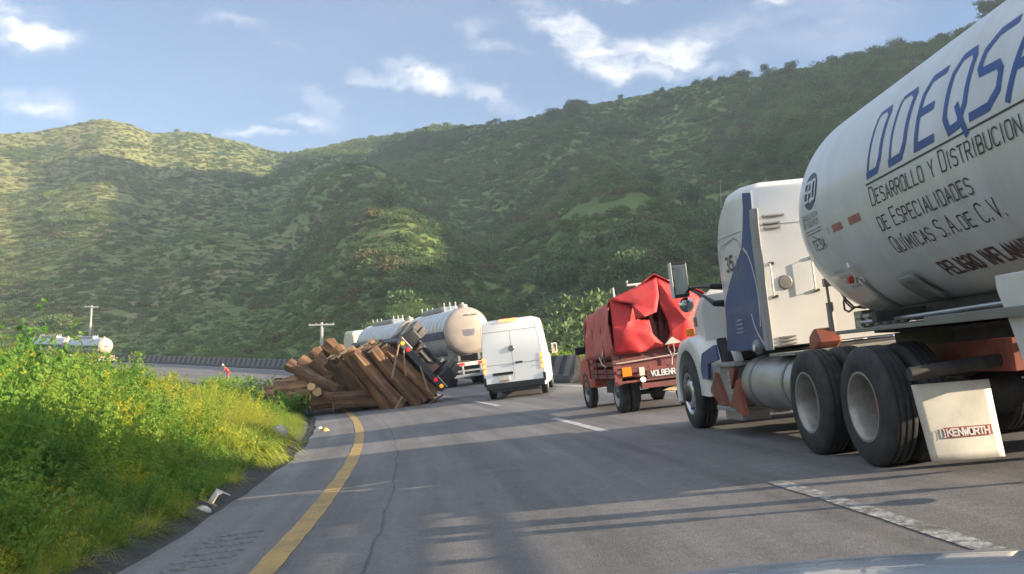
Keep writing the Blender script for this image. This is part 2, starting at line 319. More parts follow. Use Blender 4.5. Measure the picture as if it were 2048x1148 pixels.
# ------------------------------------------------------------------ ground, hills, road
def terrain_mat(name, stops, scale, fine, rough=.9, bump=.5, bscale=1.2, patch=None):
    m = bpy.data.materials.new(name); m.use_nodes = True; t = m.node_tree; p = t.nodes['Principled BSDF']; p.inputs['Roughness'].default_value = rough; p.inputs['Specular IOR Level'].default_value = .15
    g = t.nodes.new('ShaderNodeNewGeometry')
    def nz(sc, d=6, r=.6):
        n = t.nodes.new('ShaderNodeTexNoise'); n.inputs['Scale'].default_value = sc; n.inputs['Detail'].default_value = d; n.inputs['Roughness'].default_value = r; t.links.new(g.outputs['Position'], n.inputs['Vector']); return n.outputs['Fac']
    a = t.nodes.new('ShaderNodeMath'); a.operation = 'MULTIPLY_ADD'; t.links.new(nz(fine), a.inputs[0]); a.inputs[1].default_value = .55; b = t.nodes.new('ShaderNodeMath'); b.operation = 'MULTIPLY_ADD'; t.links.new(nz(scale), b.inputs[0]); b.inputs[1].default_value = 1; b.inputs[2].default_value = -.27
    t.links.new(b.outputs[0], a.inputs[2])
    cr = t.nodes.new('ShaderNodeValToRGB'); t.links.new(a.outputs[0], cr.inputs[0]); e = cr.color_ramp.elements
    e[0].position = stops[0][0]; e[0].color = (*stops[0][1], 1); e[1].position = stops[-1][0]; e[1].color = (*stops[-1][1], 1)
    for s, c in stops[1:-1]: q = e.new(s); q.color = (*c, 1)
    col_ = cr.outputs[0]
    if name == 'hill_ground':
        q = t.nodes.new('ShaderNodeSeparateXYZ'); t.links.new(g.outputs['Position'], q.inputs[0]); w = t.nodes.new('ShaderNodeMapRange'); t.links.new(q.outputs['X'], w.inputs[0])
        for k, v in (('From Min', -70), ('From Max', -210), ('To Min', 0), ('To Max', .7)): w.inputs[k].default_value = v
        h = t.nodes.new('ShaderNodeMix'); h.data_type = 'RGBA'; t.links.new(w.outputs[0], h.inputs['Factor']); t.links.new(col_, h.inputs['A']); h.inputs['B'].default_value = (.20, .18, .07, 1); col_ = h.outputs['Result']
    t.links.new(col_, p.inputs['Base Color'])
    bm = t.nodes.new('ShaderNodeBump'); bm.inputs['Strength'].default_value = bump; bm.inputs['Distance'].default_value = .6; t.links.new(nz(bscale, 8, .7), bm.inputs['Height']); t.links.new(bm.outputs[0], p.inputs['Normal'])
    return m
M['hill'] = terrain_mat('hill_ground', [(.3, (.08, .125, .04)), (.45, (.115, .17, .05)), (.57, (.155, .195, .065)), (.70, (.23, .21, .105))], .012, .3, bscale=.9, bump=.8)
M['verge'] = terrain_mat('verge_soil', [(.3, (.035, .05, .015)), (.5, (.07, .09, .025)), (.65, (.14, .12, .07)), (.75, (.17, .14, .1))], .3, 3, bump=.4, bscale=5)
us = np.unique(np.concatenate([[-203, -180, -140, -110, -80, -60, -45, -35, -28, -24], np.arange(-20, -2, .3), [-2.9, -2.8, -2.72, -2.64, -2.56, -2.5, -2.2, 0, 3, 5, 7, 7.15, 7.5, 8, 9]]))
ts = np.unique(np.concatenate([np.linspace(-math.pi*RAD+.2*RAD, -15, 60), np.arange(-15, 70, .5), np.arange(70, 240, 2.5), np.linspace(240, (math.pi+.2)*RAD-1e-3, 60)]))
U, T = np.meshgrid(us, ts, indexing='ij'); X, Y = xy(U, T)
tag(surf_mesh('ground', X, Y, ground_z(X, Y), M['verge']), kind='structure')
azs = np.unique(np.concatenate([np.arange(-180, -45, 3), np.arange(-45, -32, 1), np.arange(-32, 34, .16), np.arange(34, 80, .8), np.arange(80, 181, 2.5)]))
AZ, SS = np.meshgrid(azs, np.concatenate([np.linspace(0, 1, 150)**1.15, 1+np.array([.03, .07, .12, .2, .35, .6, 1, 1.5])]), indexing='ij')
d0, _, DD = hill_par(AZ); DD = np.maximum(DD, d0+80); DS = np.where(SS <= 1, d0+(DD-d0)*SS, DD*SS)
DS = np.minimum(DS, 1000+.01*DS)
X, Y = DS*np.sin(np.radians(AZ)), DS*np.cos(np.radians(AZ))
tag(surf_mesh('hills', X, Y, hill_z(AZ, DS), M['hill']), kind='structure')

def asphalt():
    m = bpy.data.materials.new('asphalt'); m.use_nodes = True; t = m.node_tree; p = t.nodes['Principled BSDF']; lk = t.links.new
    uv = t.nodes.new('ShaderNodeUVMap'); uv.uv_map = 'along'; g = t.nodes.new('ShaderNodeNewGeometry')
    def nz(vec, sc, d=5, r=.6, st=None):
        if st: mm = t.nodes.new('ShaderNodeMapping'); mm.inputs['Scale'].default_value = st; lk(vec, mm.inputs[0]); vec = mm.outputs[0]
        n = t.nodes.new('ShaderNodeTexNoise'); n.inputs['Scale'].default_value = sc; n.inputs['Detail'].default_value = d; n.inputs['Roughness'].default_value = r; lk(vec, n.inputs['Vector']); return n.outputs['Fac']
    def mth(op, a, b=None, c=None, cl=False):
        n = t.nodes.new('ShaderNodeMath'); n.operation = op; n.use_clamp = cl
        for i, q in enumerate((a, b, c)):
            if q is None: continue
            if isinstance(q, (int, float)): n.inputs[i].default_value = q
            else: lk(q, n.inputs[i])
        return n.outputs[0]
    def mr(v, a, b, c, d):
        n = t.nodes.new('ShaderNodeMapRange'); lk(v, n.inputs[0])
        for k, q in zip(('From Min', 'From Max', 'To Min', 'To Max'), (a, b, c, d)): n.inputs[k].default_value = q
        return n.outputs[0]
    U = uv.outputs[0]; P = g.outputs['Position']; sp = t.nodes.new('ShaderNodeSeparateXYZ'); lk(U, sp.inputs[0]); u = sp.outputs['X']
    val = mr(nz(P, 55, 3, .7), .3, .7, .62, 1.4)                                        # stones in the binder
    val = mth('MULTIPLY', val, mr(nz(P, 9, 4), .3, .7, .88, 1.13))
    val = mth('MULTIPLY', val, mr(nz(U, 1, 5, .6, (2.2, .09, 1)), .3, .7, .72, 1.3))    # streaks along the lane
    val = mth('MULTIPLY', val, mr(nz(P, .35, 4), .3, .7, .86, 1.16))
    wob = mth('MULTIPLY_ADD', nz(U, 1, 4, .6, (0, .5, 1)), .16, -.08)
    crack = mr(mth('ABSOLUTE', mth('ADD', mth('ADD', u, .6), wob)), .005, .02, .58, 1)
    crack = mth('MAXIMUM', crack, mr(nz(U, 1, 2, .5, (0, .45, 1)), .62, .7, 0, 1)); val = mth('MULTIPLY', val, crack)
    tar = mr(mth('ABSOLUTE', mth('ADD', mth('ADD', u, -2.45), mth('MULTIPLY', wob, 1.2))), .03, .16, .74, 1); val = mth('MULTIPLY', val, tar)  # seam between lanes
    shoulder = mr(u, -2.5, -1.5, 1.18, 1); val = mth('MULTIPLY', val, shoulder)
    oil = mr(mth('ABSOLUTE', mth('SUBTRACT', u, .75)), 0, .75, .9, 1.03); val = mth('MULTIPLY', val, oil)
    oil2 = mr(mth('ABSOLUTE', mth('SUBTRACT', u, 4.6)), 0, .75, .85, 1.0); val = mth('MULTIPLY', val, oil2)
    dust = mr(nz(P, 1.3, 6, .7), .5, .72, 0, .5)
    c = t.nodes.new('ShaderNodeVectorMath'); c.operation = 'SCALE'; c.inputs[0].default_value = (.124, .120, .121); lk(val, c.inputs['Scale'])
    x = t.nodes.new('ShaderNodeMix'); x.data_type = 'RGBA'; lk(dust, x.inputs['Factor']); lk(c.outputs[0], x.inputs['A']); x.inputs['B'].default_value = (.165, .152, .14, 1); lk(x.outputs['Result'], p.inputs['Base Color'])
    p.inputs['Roughness'].default_value = .78; p.inputs['Specular IOR Level'].default_value = .35
    b = t.nodes.new('ShaderNodeBump'); b.inputs['Strength'].default_value = .55; b.inputs['Distance'].default_value = .012; lk(nz(P, 70, 3, .7), b.inputs['Height']); lk(b.outputs[0], p.inputs['Normal'])
    return m
M['asphalt'] = asphalt()
def strip(name, u0, u1, t0, t1, lift, m, nu=2, dt=.5, edge=0):
    U, T = np.meshgrid(np.linspace(u0, u1, nu), np.arange(t0, t1+dt*.5, dt), indexing='ij')
    if edge:
        U = U.copy(); n = lambda k: (fbm(T[0]*2.1+k, T[0]*0+k, 4))*edge
        U[0] += n(3); U[-1] += n(40)
    X, Y = xy(U, T); return surf_mesh(name, X, Y, rtz(U, T)+lift, m, (U, T))
_uu = [-2.5, -2.3, -2, -1.5, -1, 0, 1, 2, 3, 4, 5, 6, 7.05]
_T = np.concatenate([np.arange(-60, -10, 2), np.arange(-10, 60, .4), np.arange(60, 300, 2)]); U, T = np.meshgrid(_uu, _T, indexing='ij'); U = U.copy(); U[0] += fbm(T[0]*.7, T[0]*0+5, 4)*.09; X, Y = xy(U, T)
tag(surf_mesh('road', X, Y, rtz(U, T)+.012, M['asphalt'], (U, T)), kind='structure')
# drop from the road edge into a dark strip of broken edge and soil
M['gutter'] = mat('gutter_soil', (.035, .033, .034), .9, var=.35, scale=5, bump=.6, bscale=14, coord='Object')
_T = np.arange(-20, 70, .3); U, T = np.meshgrid([-3.0, -2.85, -2.7, -2.58, -2.5, -2.42], _T, indexing='ij'); X, Y = xy(U, T); Z = ground_z(X, Y)+.03+fbm(X*2, Y*2, 3)*.03; Z[-1] = rtz(U[-1], T[-1])+.004; Z[-2] = rtz(U[-2], T[-2])-.02
tag(surf_mesh('road_edge', X, Y, Z, M['gutter']), kind='structure')
def paint(name, c, worn, wscale=(7, 2.2)):
    m = mat(name, c, .7, var=.12, scale=9); t = m.node_tree; p = t.nodes['Principled BSDF']; lk = t.links.new
    src = p.inputs['Base Color'].links[0].from_socket; g = t.nodes.new('ShaderNodeNewGeometry'); out = None
    for sc in wscale:
        n = t.nodes.new('ShaderNodeTexNoise'); n.inputs['Scale'].default_value = sc; n.inputs['Detail'].default_value = 7; n.inputs['Roughness'].default_value = .72; lk(g.outputs['Position'], n.inputs['Vector'])
        r = t.nodes.new('ShaderNodeMapRange'); lk(n.outputs['Fac'], r.inputs[0]); r.inputs['From Min'].default_value = .5-.12; r.inputs['From Max'].default_value = .5+.2; r.inputs['To Max'].default_value = worn
        if out is None: out = r.outputs[0]
        else:
            q = t.nodes.new('ShaderNodeMath'); q.operation = 'ADD'; q.use_clamp = True; lk(out, q.inputs[0]); lk(r.outputs[0], q.inputs[1]); out = q.outputs[0]
    x = t.nodes.new('ShaderNodeMix'); x.data_type = 'RGBA'; lk(out, x.inputs['Factor']); lk(src, x.inputs['A']); x.inputs['B'].default_value = (.085, .08, .075, 1); lk(x.outputs['Result'], p.inputs['Base Color']); return m
M['yellow'] = paint('yellow_road_paint', (.52, .32, .075), .38, (9, 2.2, 30)); M['wpaint'] = paint('white_road_paint', (.5, .5, .5), .45); M['wworn'] = paint('worn_white_paint', (.46, .47, .48), .62, (16, 4, 45))
tag(strip('yellow_edge_line', -1.42, -1.22, -10, 120, .017, M['yellow'], 3, .2, .02), kind='structure')
tag(strip('white_edge_line', 6.48, 6.62, -10, 230, .017, M['wpaint'], 3, .5, .02), kind='structure')
for a, b, m in ((15.8, 20.6, 'wpaint'), (2.6, 8.3, 'wworn'), (28.5, 33, 'wpaint'), (41, 45.5, 'wpaint'), (53, 57, 'wpaint'), (-9, -4, 'wworn')):
    tag(strip('white_lane_dash', 2.64, 2.79, a, b, .017, M[m], 3, .3, .02), kind='structure')
rb = MB()                                                    # worn rumble ridges pressed in the shoulder
for k in range(6):
    t0 = 7.6+k*.32
    for q in range(9):
        u = -2.12+q*.055; x, y = xy(u, t0+rng.uniform(-.03, .03)); z = float(rtz(u, t0))+.014; s = rng.uniform(.6, 1.2)
        rb.lathe([(.038*s, 0), (.028*s, .008), (.0, .014)], (float(x), float(y), z), 'z', 7)
tag(rb.build('rumble_strip', mat('rumble_mastic', (.15, .145, .14), .8, var=.3, scale=12)), kind='structure')

# ------------------------------------------------------------------ barrier along the outside of the curve
def barrier_mat():
    m = mat('striped_concrete', (.3, .3, .29), .85, var=.2, scale=2); t = m.node_tree; p = t.nodes['Principled BSDF']; lk = t.links.new; src = p.inputs['Base Color'].links[0].from_socket
    uv = t.nodes.new('ShaderNodeUVMap'); uv.uv_map = 'along'; sp = t.nodes.new('ShaderNodeSeparateXYZ'); lk(uv.outputs[0], sp.inputs[0])
    def mth(op, a, b, c=None):
        n = t.nodes.new('ShaderNodeMath'); n.operation = op
        for i, q in enumerate((a, b, c)):
            if q is None: continue
            if isinstance(q, (int, float)): n.inputs[i].default_value = q
            else: lk(q, n.inputs[i])
        return n.outputs[0]
    s = mth('FRACT', mth('MULTIPLY', mth('ADD', sp.outputs['Y'], mth('MULTIPLY', sp.outputs['X'], .55)), .62), 0); s = mth('GREATER_THAN', s, .5)
    band = mth('GREATER_THAN', sp.outputs['X'], .3); s = mth('MULTIPLY', s, band)
    x = t.nodes.new('ShaderNodeMix'); x.data_type = 'RGBA'; lk(s, x.inputs['Factor']); x.inputs['A'].default_value = (.035, .037, .04, 1); x.inputs['B'].default_value = (.15, .15, .155, 1)
    n = t.nodes.new('ShaderNodeTexNoise'); n.inputs['Scale'].default_value = 2.5; n.inputs['Detail'].default_value = 7; g = t.nodes.new('ShaderNodeNewGeometry'); lk(g.outputs['Position'], n.inputs['Vector']); r = t.nodes.new('ShaderNodeMapRange'); lk(n.outputs['Fac'], r.inputs[0]); r.inputs['From Min'].default_value = .4; r.inputs['From Max'].default_value = .7; r.inputs['To Max'].default_value = .6
    y = t.nodes.new('ShaderNodeMix'); y.data_type = 'RGBA'; lk(r.outputs[0], y.inputs['Factor']); lk(x.outputs['Result'], y.inputs['A']); y.inputs['B'].default_value = (.09, .088, .08, 1); lk(y.outputs['Result'], p.inputs['Base Color']); return m
T = np.arange(37, 222, .75); prof = [(7.12, -.1), (7.12, .12), (7.26, .35), (7.34, 1.08), (7.40, 1.12), (7.5, 1.08), (7.58, .35), (7.72, .1), (7.72, -.1)]
U = np.array([p[0] for p in prof])[:, None]+0*T[None]; H_ = np.array([p[1] for p in prof])[:, None]+0*T[None]; TT = U*0+T[None]; X, Y = xy(U, TT)
Z = rtz(7.05, TT)+H_+.02*(vnoise(TT/3, TT*0)-.5)
bo = surf_mesh('concrete_barrier', X, Y, Z, barrier_mat(), (H_, TT), smooth=False); tag(bo, 'long dark concrete barrier with grey slanted stripes along the outer road edge', 'barrier')
cap = MB()
cap.add([(X[i, 0], Y[i, 0], Z[i, 0]) for i in range(len(prof))], [tuple(range(len(prof)))]); cap.build('barrier_end', M['dark'], bo)

# ------------------------------------------------------------------ poles
M['pole'] = mat('weathered_pole', (.42, .40, .36), .8, var=.15, scale=3)
M['arm'] = mat('pale_crossarm', (.5, .49, .46), .7, var=.1, scale=3)
def pole(px, ptop, pbot, Y, arm, label, lean=0, r=.13):
    Y = 100.0
    while Y < 300 and float(HT(*at(px, pbot, Y)[:2])) < at(px, pbot, Y).z: Y += 1.5
    top = at(px, ptop, Y); z0 = float(HT(top.x, top.y))-.3; h = top.z-z0
    o = empty('utility_pole', label, 'pole', 'utility poles beyond the road'); o.location = (top.x, top.y, z0); o.rotation_euler = (0, lean, 0)
    m = MB(); m.cyl((0, 0, 0), (0, 0, h), r*1.15, r*.85, 12); m.build('shaft', M['pole'], o)
    m = MB(); m.bx(-arm/2, arm/2, -.2, -.08, h-.36, h-.2); m.build('crossarm', M['arm'], o, bevel=.01)
    for k in (-.46, -.2, .2, .46):
        m = MB(); m.lathe([(.02, 0), (.05, .02), (.05, .07), (.03, .09), (.04, .12), (0, .14)], (k*arm, -.13, h-.2), 'z', 8); m.build('insulator', M['arm'], o)
    return o
pole(182, 611, 676, 205, 2.5, 'pale T-shaped utility pole standing above the weedy bank at left', .02, .2)
pole(645, 645, 706, 170, 3.0, 'pale T-shaped utility pole with its foot behind the fallen logs', -.03, .2)
sp_ = MB(); t_ = at(1441, 366, 190); zb = float(HT(t_.x, t_.y)); sp_.cyl((t_.x, t_.y, zb-.3), (t_.x, t_.y, max(t_.z, zb+4)), .09, .06, 8)
tag(sp_.build('thin_post', M['pole']), 'thin pale post on the hillside just above the truck cab roof', 'post')

# ------------------------------------------------------------------ plants
class Leafy:
    def __init__(s, seed): s.r = np.random.default_rng(seed); s.v = []; s.f = []
    def leaf(s, p, d, l, w, bend=.3):       # a pointed leaf: base, two sides, tip, folded along the rib
        d = np.array(d, float); d /= np.linalg.norm(d)+1e-9; a = np.cross(d, s.r.normal(size=3)); a /= np.linalg.norm(a)+1e-9; n = np.cross(d, a)
        m = p+d*l*.45+n*l*bend*.2; o = len(s.v); s.v += [p, m+a*w/2, p+d*l-n*l*bend*.3, m-a*w/2]; s.f += [(o, o+1, o+2, o+3)]
    def stem(s, p, q, r):
        d = q-p; a = np.cross(d, [.3, .5, .2]); a = a/(np.linalg.norm(a)+1e-9)*r; b = np.cross(d, a); b = b/(np.linalg.norm(b)+1e-9)*r; o = len(s.v)
        s.v += [p+a, p-a*.5+b*.87, p-a*.5-b*.87, q]; s.f += [(o, o+1, o+3), (o+1, o+2, o+3), (o+2, o, o+3)]
    def blade(s, p, d, l, w, droop):
        d = np.array(d, float); d /= np.linalg.norm(d); a = np.cross(d, [0, 0, 1]); a = a/(np.linalg.norm(a)+1e-9); o = len(s.v); pts = []
        for k in range(4):
            q = k/3; c = p+d*l*q*(1-.25*q*droop)+np.array([d[0], d[1], 0])*l*droop*.5*q*q-np.array([0, 0, 1])*l*droop*.62*q*q; pts.append(c)
        for k, c in enumerate(pts): ww = w*(1-k/3)**.7*.5+.001; s.v += [c+a*ww, c-a*ww]
        s.f += [(o+2*k, o+2*k+1, o+2*k+3, o+2*k+2) for k in range(3)]
    def me(s, name, m):
        me = bpy.data.meshes.new(name); me.from_pydata([tuple(map(float, q)) for q in s.v], [], s.f); me.materials.append(m); me.update(); return me
def rdir(r, up=.4): v = r.normal(size=3); v[2] = abs(v[2])*.8+up; return v/np.linalg.norm(v)
def crown(seed, n, leaf, wid, rad, lobes, squash=.8, hollow=.35):      # leaves spread through uneven lobes
    L_ = Leafy(seed); r = L_.r; C_ = []
    for k in range(lobes):
        a = r.uniform(0, 2*math.pi); q = rad*r.uniform(.2, .62); C_.append((np.array([math.cos(a)*q, math.sin(a)*q, rad*squash*r.uniform(.45, 1.15)]), rad*r.uniform(.34, .6)))
    for k in range(n):
        c, rr = C_[r.integers(lobes)]; d = r.normal(size=3); d /= np.linalg.norm(d); p = c+d*rr*(hollow+(1-hollow)*r.random()**.5)*np.array([1, 1, .85])
        if p[2] < .03: p[2] = abs(p[2])*.5+.03
        L_.leaf(p, d*.7+r.normal(size=3)*.7+np.array([0, 0, .15]), leaf*r.uniform(.6, 1.3), wid*r.uniform(.6, 1.3))
    return L_
def scatter(name, variants, P, rz_, sc, kind, label, cat, tilt=None, flat=None):
    P = np.asarray(P, float); me = bpy.data.meshes.new(name); me.vertices.add(len(P)); me.vertices.foreach_set('co', P.ravel())
    def attr(nm, ty, d, arr): a = me.attributes.new(nm, ty, 'POINT'); a.data.foreach_set(d, np.asarray(arr).ravel())
    rot = np.zeros((len(P), 3)); rot[:, 2] = rz_
    if tilt is not None: rot[:, 0] = tilt
    attr('rot', 'FLOAT_VECTOR', 'vector', rot); s3 = np.stack([sc, sc, sc*(1 if flat is None else flat)], -1); attr('scl', 'FLOAT_VECTOR', 'vector', s3); attr('kind', 'INT', 'value', np.asarray(kind, np.int32))
    me.update(); o = bpy.data.objects.new(name, me); col.objects.link(o)
    src = bpy.data.collections.new(name+'_source')
    for i, v in enumerate(variants): b = bpy.data.objects.new('%s_%02d' % (name, i), v); src.objects.link(b)
    ng = bpy.data.node_groups.new(name, 'GeometryNodeTree'); ng.interface.new_socket('Geometry', in_out='INPUT', socket_type='NodeSocketGeometry'); ng.interface.new_socket('Geometry', in_out='OUTPUT', socket_type='NodeSocketGeometry')
    n = ng.nodes; l = ng.links.new; gi = n.new('NodeGroupInput'); go = n.new('NodeGroupOutput'); ip = n.new('GeometryNodeInstanceOnPoints'); ci = n.new('GeometryNodeCollectionInfo'); ci.inputs['Collection'].default_value = src; ci.inputs['Separate Children'].default_value = True; ci.inputs['Reset Children'].default_value = True
    def na(nm, ty): q = n.new('GeometryNodeInputNamedAttribute'); q.data_type = ty; q.inputs['Name'].default_value = nm; return q.outputs['Attribute']
    l(gi.outputs[0], ip.inputs['Points']); l(ci.outputs[0], ip.inputs['Instance']); ip.inputs['Pick Instance'].default_value = True; l(na('kind', 'INT'), ip.inputs['Instance Index'])
    e2r = n.new('FunctionNodeEulerToRotation'); l(na('rot', 'FLOAT_VECTOR'), e2r.inputs[0]); l(e2r.outputs[0], ip.inputs['Rotation']); l(na('scl', 'FLOAT_VECTOR'), ip.inputs['Scale']); l(ip.outputs[0], go.inputs[0])
    md = o.modifiers.new('scatter', 'NODES'); md.node_group = ng
    o['label'] = label; o['category'] = cat; o['kind'] = 'stuff'; return o
M['scrub'] = leaf_mat('hill_scrub_leaf', (.085, .14, .045), (.175, .24, .07), .25, .02, (.13, .12, .05))
M['scrub_dark'] = leaf_mat('hill_tree_leaf', (.078, .128, .05), (.16, .22, .072), .22, .03, (.10, .11, .04))
M['hgrass'] = leaf_mat('hill_grass_blade', (.115, .18, .05), (.22, .26, .09), .3, .015, (.2, .17, .09), dry=(.26, .225, .085))
bush = [crown(10+k, 520, .10, .07, .5, 8, .7).me('bush%d' % k, M['scrub']) for k in range(5)]
tree = [crown(30+k, 1500, .07, .05, .5, 13, .95).me('tree%d' % k, M['scrub_dark']) for k in range(4)]
bush += [crown(60+k, 2200, .045, .03, .5, 12, .75).me('nearbush%d' % k, M['scrub']) for k in range(3)]
for k in range(3):
    g_ = Leafy(50+k)
    for q in range(170): a = g_.r.uniform(0, 6.28); rr = .5*g_.r.random()**.5; g_.blade(np.array([math.cos(a)*rr, math.sin(a)*rr, 0]), rdir(g_.r, .8), g_.r.uniform(.2, .42), .04, g_.r.uniform(.2, .8))
    bush.append(g_.me('tussock%d' % k, M['hgrass']))
def hill_hit(px, py):
    r = ray(px, py); Y = np.arange(40, 700, .5); X = r[0]*Y; Z = EYE+r[2]*Y; i = np.argmax(HT(X, Y) > Z); return X[i], Y[i]
TER = np.array([hill_hit(px, py) for px, py in ((1130, 432), (1190, 420), (1250, 410), (1310, 401), (1370, 396), (1420, 392), (1480, 388))])
def ter_dist(x, y):
    d = np.full(np.shape(x), 1e9)
    for a_, b_ in zip(TER[:-1], TER[1:]):
        v = b_-a_; q = np.clip(((x-a_[0])*v[0]+(y-a_[1])*v[1])/(v @ v), 0, 1); d = np.minimum(d, np.hypot(x-a_[0]-q*v[0], y-a_[1]-q*v[1]))
    return d
# points on the hillsides seen from the road, thinned by the size they show at
def hill_pts(n, a0, a1, dmin, power=1.0):
    az = rng.uniform(a0, a1, n); s = rng.random(n)**power; d0, w, D = hill_par(az); D = np.maximum(D, d0+80); d = d0+dmin+(D*1.015-d0-dmin)*s; x, y = d*np.sin(np.radians(az)), d*np.cos(np.radians(az)); return az, d, s, x, y, hill_z(az, d)
n = 120000; az, d, s, x, y, z = hill_pts(n, -31, 46, 1, .95)
dens = fbm(x/45, y/45, 4); left = sstep(-10, -15, az); wood = sstep(-.12, .42, dens+.5*fbm(x/14, y/14, 3)+.5*sstep(4, 24, az)*sstep(.2, .7, s)-.12-.22*left)
keep = (rng.random(n) < np.clip(.5+.5*(dens+.3)+.4*wood, .25, 1)*np.where(s > .97, .5, 1)) & (ter_dist(x, y) > 2.0); az, d, s, x, y, z, left, wood, dens = [q[keep] for q in (az, d, s, x, y, z, left, wood, dens)]; n = len(az)
isb = rng.random(n) > (.44+.2*left-.38*wood); kind = np.where(isb, np.where(d < 120, rng.integers(5, 8, n), rng.integers(0, 5, n)), rng.integers(8, 11, n)); sc = np.where(isb, rng.lognormal(.32, .5, n)*(1+.75*wood), rng.uniform(1.2, 3.4, n))*(1-.15*left)*np.clip(d/170, .62, 1.25)
scatter('hillside_scrub', bush, np.stack([x, y, z-.12*sc], -1), rng.uniform(0, 6.28, n), np.clip(sc, .5, 5.5), kind, 'green scrub and grass tussocks covering the hillsides', 'scrub', flat=rng.uniform(.55, 1.0, n))
n = 9000; az, d, s, x, y, z = hill_pts(n, 2, 46, 25, .8); dens = fbm(x/45, y/45, 4); wood = sstep(-.08, .45, dens+.6*fbm(x/14, y/14, 3)+.5*sstep(3, 24, az)*sstep(.2, .7, s)-.12)
keep = (rng.random(n) < wood*.75) & (ter_dist(x, y) > 7); x, y, z, az, d = [q[keep] for q in (x, y, z, az, d)]; n = len(x)
scatter('hillside_wood', tree, np.stack([x, y, z-.4], -1), rng.uniform(0, 6.28, n), rng.uniform(3.6, 8.2, n), rng.integers(0, 4, n), 'dark low wood growing over the upper right hillside', 'wood', flat=rng.uniform(.7, 1.1, n))
# lone trees that stand out on the skyline and on the slope
M['bark'] = mat('tree_bark', (.10, .075, .055), .9, var=.3, scale=8)
tcount = 0
def lone_tree(px, py, Y, h, label, wide=.6, seed=0):
    p = at(px, py, Y); az_ = math.degrees(math.atan2(p.x, p.y)); dd = math.hypot(p.x, p.y); z0 = float(hill_z(np.array([az_]), np.array([dd]))[0])-.2
    o = empty('hill_tree', label, 'tree', 'trees standing out on the hill'); o.location = (p.x, p.y, z0); r = np.random.default_rng(900+seed)
    m = MB(); top = Vector((r.uniform(-.1, .1)*h, r.uniform(-.1, .1)*h, h*.62)); m.tube([(0, 0, 0), top*.5+Vector((.03*h, 0, 0)), top], 0, 6, [h*.035, h*.026, h*.012])
    for k in range(4): a = r.uniform(0, 6.28); b = top*r.uniform(.5, .85); m.tube([b, b+Vector((math.cos(a)*.22*h*wide, math.sin(a)*.22*h*wide, .2*h))], 0, 5, [h*.015, h*.006])
    m.build('trunk', M['bark'], o)
    c = bpy.data.objects.new('crown', crown(700+seed, 900, .08, .055, .5, 8, .8, .2).me('crown', M['scrub_dark'])); col.objects.link(c); c.parent = o; c.scale = (h*wide*1.05, h*wide*1.05, h*.85); c.location = (top.x*.8, top.y*.8, h*.2)
for k, (px, D, h, w, lb) in enumerate([(1543, 376, 6.5, .7, 'slim tree rising alone above the right-hand skyline just left of the wood'), (1590, 369, 6.5, .8, 'skyline tree with a bare gap beside it near the start of the wood'), (1330, 404, 4.5, .8, 'small tree at the end of the bare part of the right-hand skyline'),
        (1247, 420, 4, .8, 'small round tree above the bright grass of the skyline'), (1140, 440, 5, .8, 'bushy small tree on the skyline above the white van'), (990, 470, 5.5, .9, 'clump of two dark trees on the middle skyline'), (975, 472, 4.5, .9, 'lower dark tree beside the clump on the middle skyline'), (890, 495, 4.5, 1.2, 'low wide tree on the bare knob of the skyline')]):
    lone_tree(px, 500, D*math.cos(math.atan((px-1024)/F_PX))*.995, h, lb, w, k)
lone_tree(778, 505, 205, 8.5, 'dark round tree standing out on the middle slope', .95, 20)
for k, (px, py, Y, h, lb) in enumerate([(1300, 380, 215, 8, 'dark wide tree above the bare terrace on the right slope'), (1390, 350, 225, 10, 'tall dark tree behind the bare terrace near the truck cab'), (1230, 400, 210, 7, 'dark tree left of the bare terrace')]): lone_tree(px, py, Y, h, lb, .9, 30+k)

# ---- weeds on the bank beside the road
M['weed'] = leaf_mat('weed_leaf', (.18, .30, .045), (.60, .54, .06), .6, .5, (.30, .26, .07))
M['weed2'] = leaf_mat('dark_weed_leaf', (.09, .22, .042), (.26, .38, .06), .5, .5)
M['grass'] = leaf_mat('grass_blade', (.18, .31, .05), (.58, .56, .09), .6, .6, (.38, .34, .13))
wv = []
for k in range(5):      # branching broad-leaved weeds
    w_ = Leafy(100+k); r = w_.r
    for st in range(9):
        a = r.uniform(0, 6.28); d = np.array([math.cos(a)*.55, math.sin(a)*.55, 1]); l = r.uniform(.45, .95); p = np.zeros(3)
        for q in range(6): e = p+(d+r.normal(size=3)*.22)*l/6; w_.stem(p, e, .006); p = e; [w_.leaf(p+r.normal(size=3)*.03, r.normal(size=3)*.8+[.25, 0, .25], r.uniform(.035, .095), r.uniform(.022, .055)) for _ in range(7)]
    wv.append(w_.me('weed%d' % k, M['weed' if k < 3 else 'weed2']))
for k in range(4):      # grass tufts
    w_ = Leafy(120+k); r = w_.r
    for q in range(130): a = r.uniform(0, 6.28); rr = .2*r.random()**.5; w_.blade(np.array([math.cos(a)*rr, math.sin(a)*rr, 0]), rdir(r, .75)+np.array([math.cos(a), math.sin(a), 0])*.35, r.uniform(.35, .95), .011, r.uniform(.3, 1.1))
    wv.append(w_.me('grass%d' % k, M['grass']))
for k in range(2):      # feathery small-leaved plants
    w_ = Leafy(140+k); r = w_.r
    for q in range(330): p = r.normal(size=3)*[.2, .2, .14]+[0, 0, .3]; p[2] = abs(p[2]); w_.leaf(p, r.normal(size=3)+[0, 0, .5], r.uniform(.03, .075), r.uniform(.015, .035))
    wv.append(w_.me('herb%d' % k, M['weed']))
n = 26000; t = 4.5+rng.random(n)**1.25*62; w = .2+rng.random(n)**1.15*11.5
u = -2.75-w; x, y = xy(u, t); z = ground_z(x, y); pat = fbm(x/2.1, y/2.1, 3); n_ = rng.random(n)
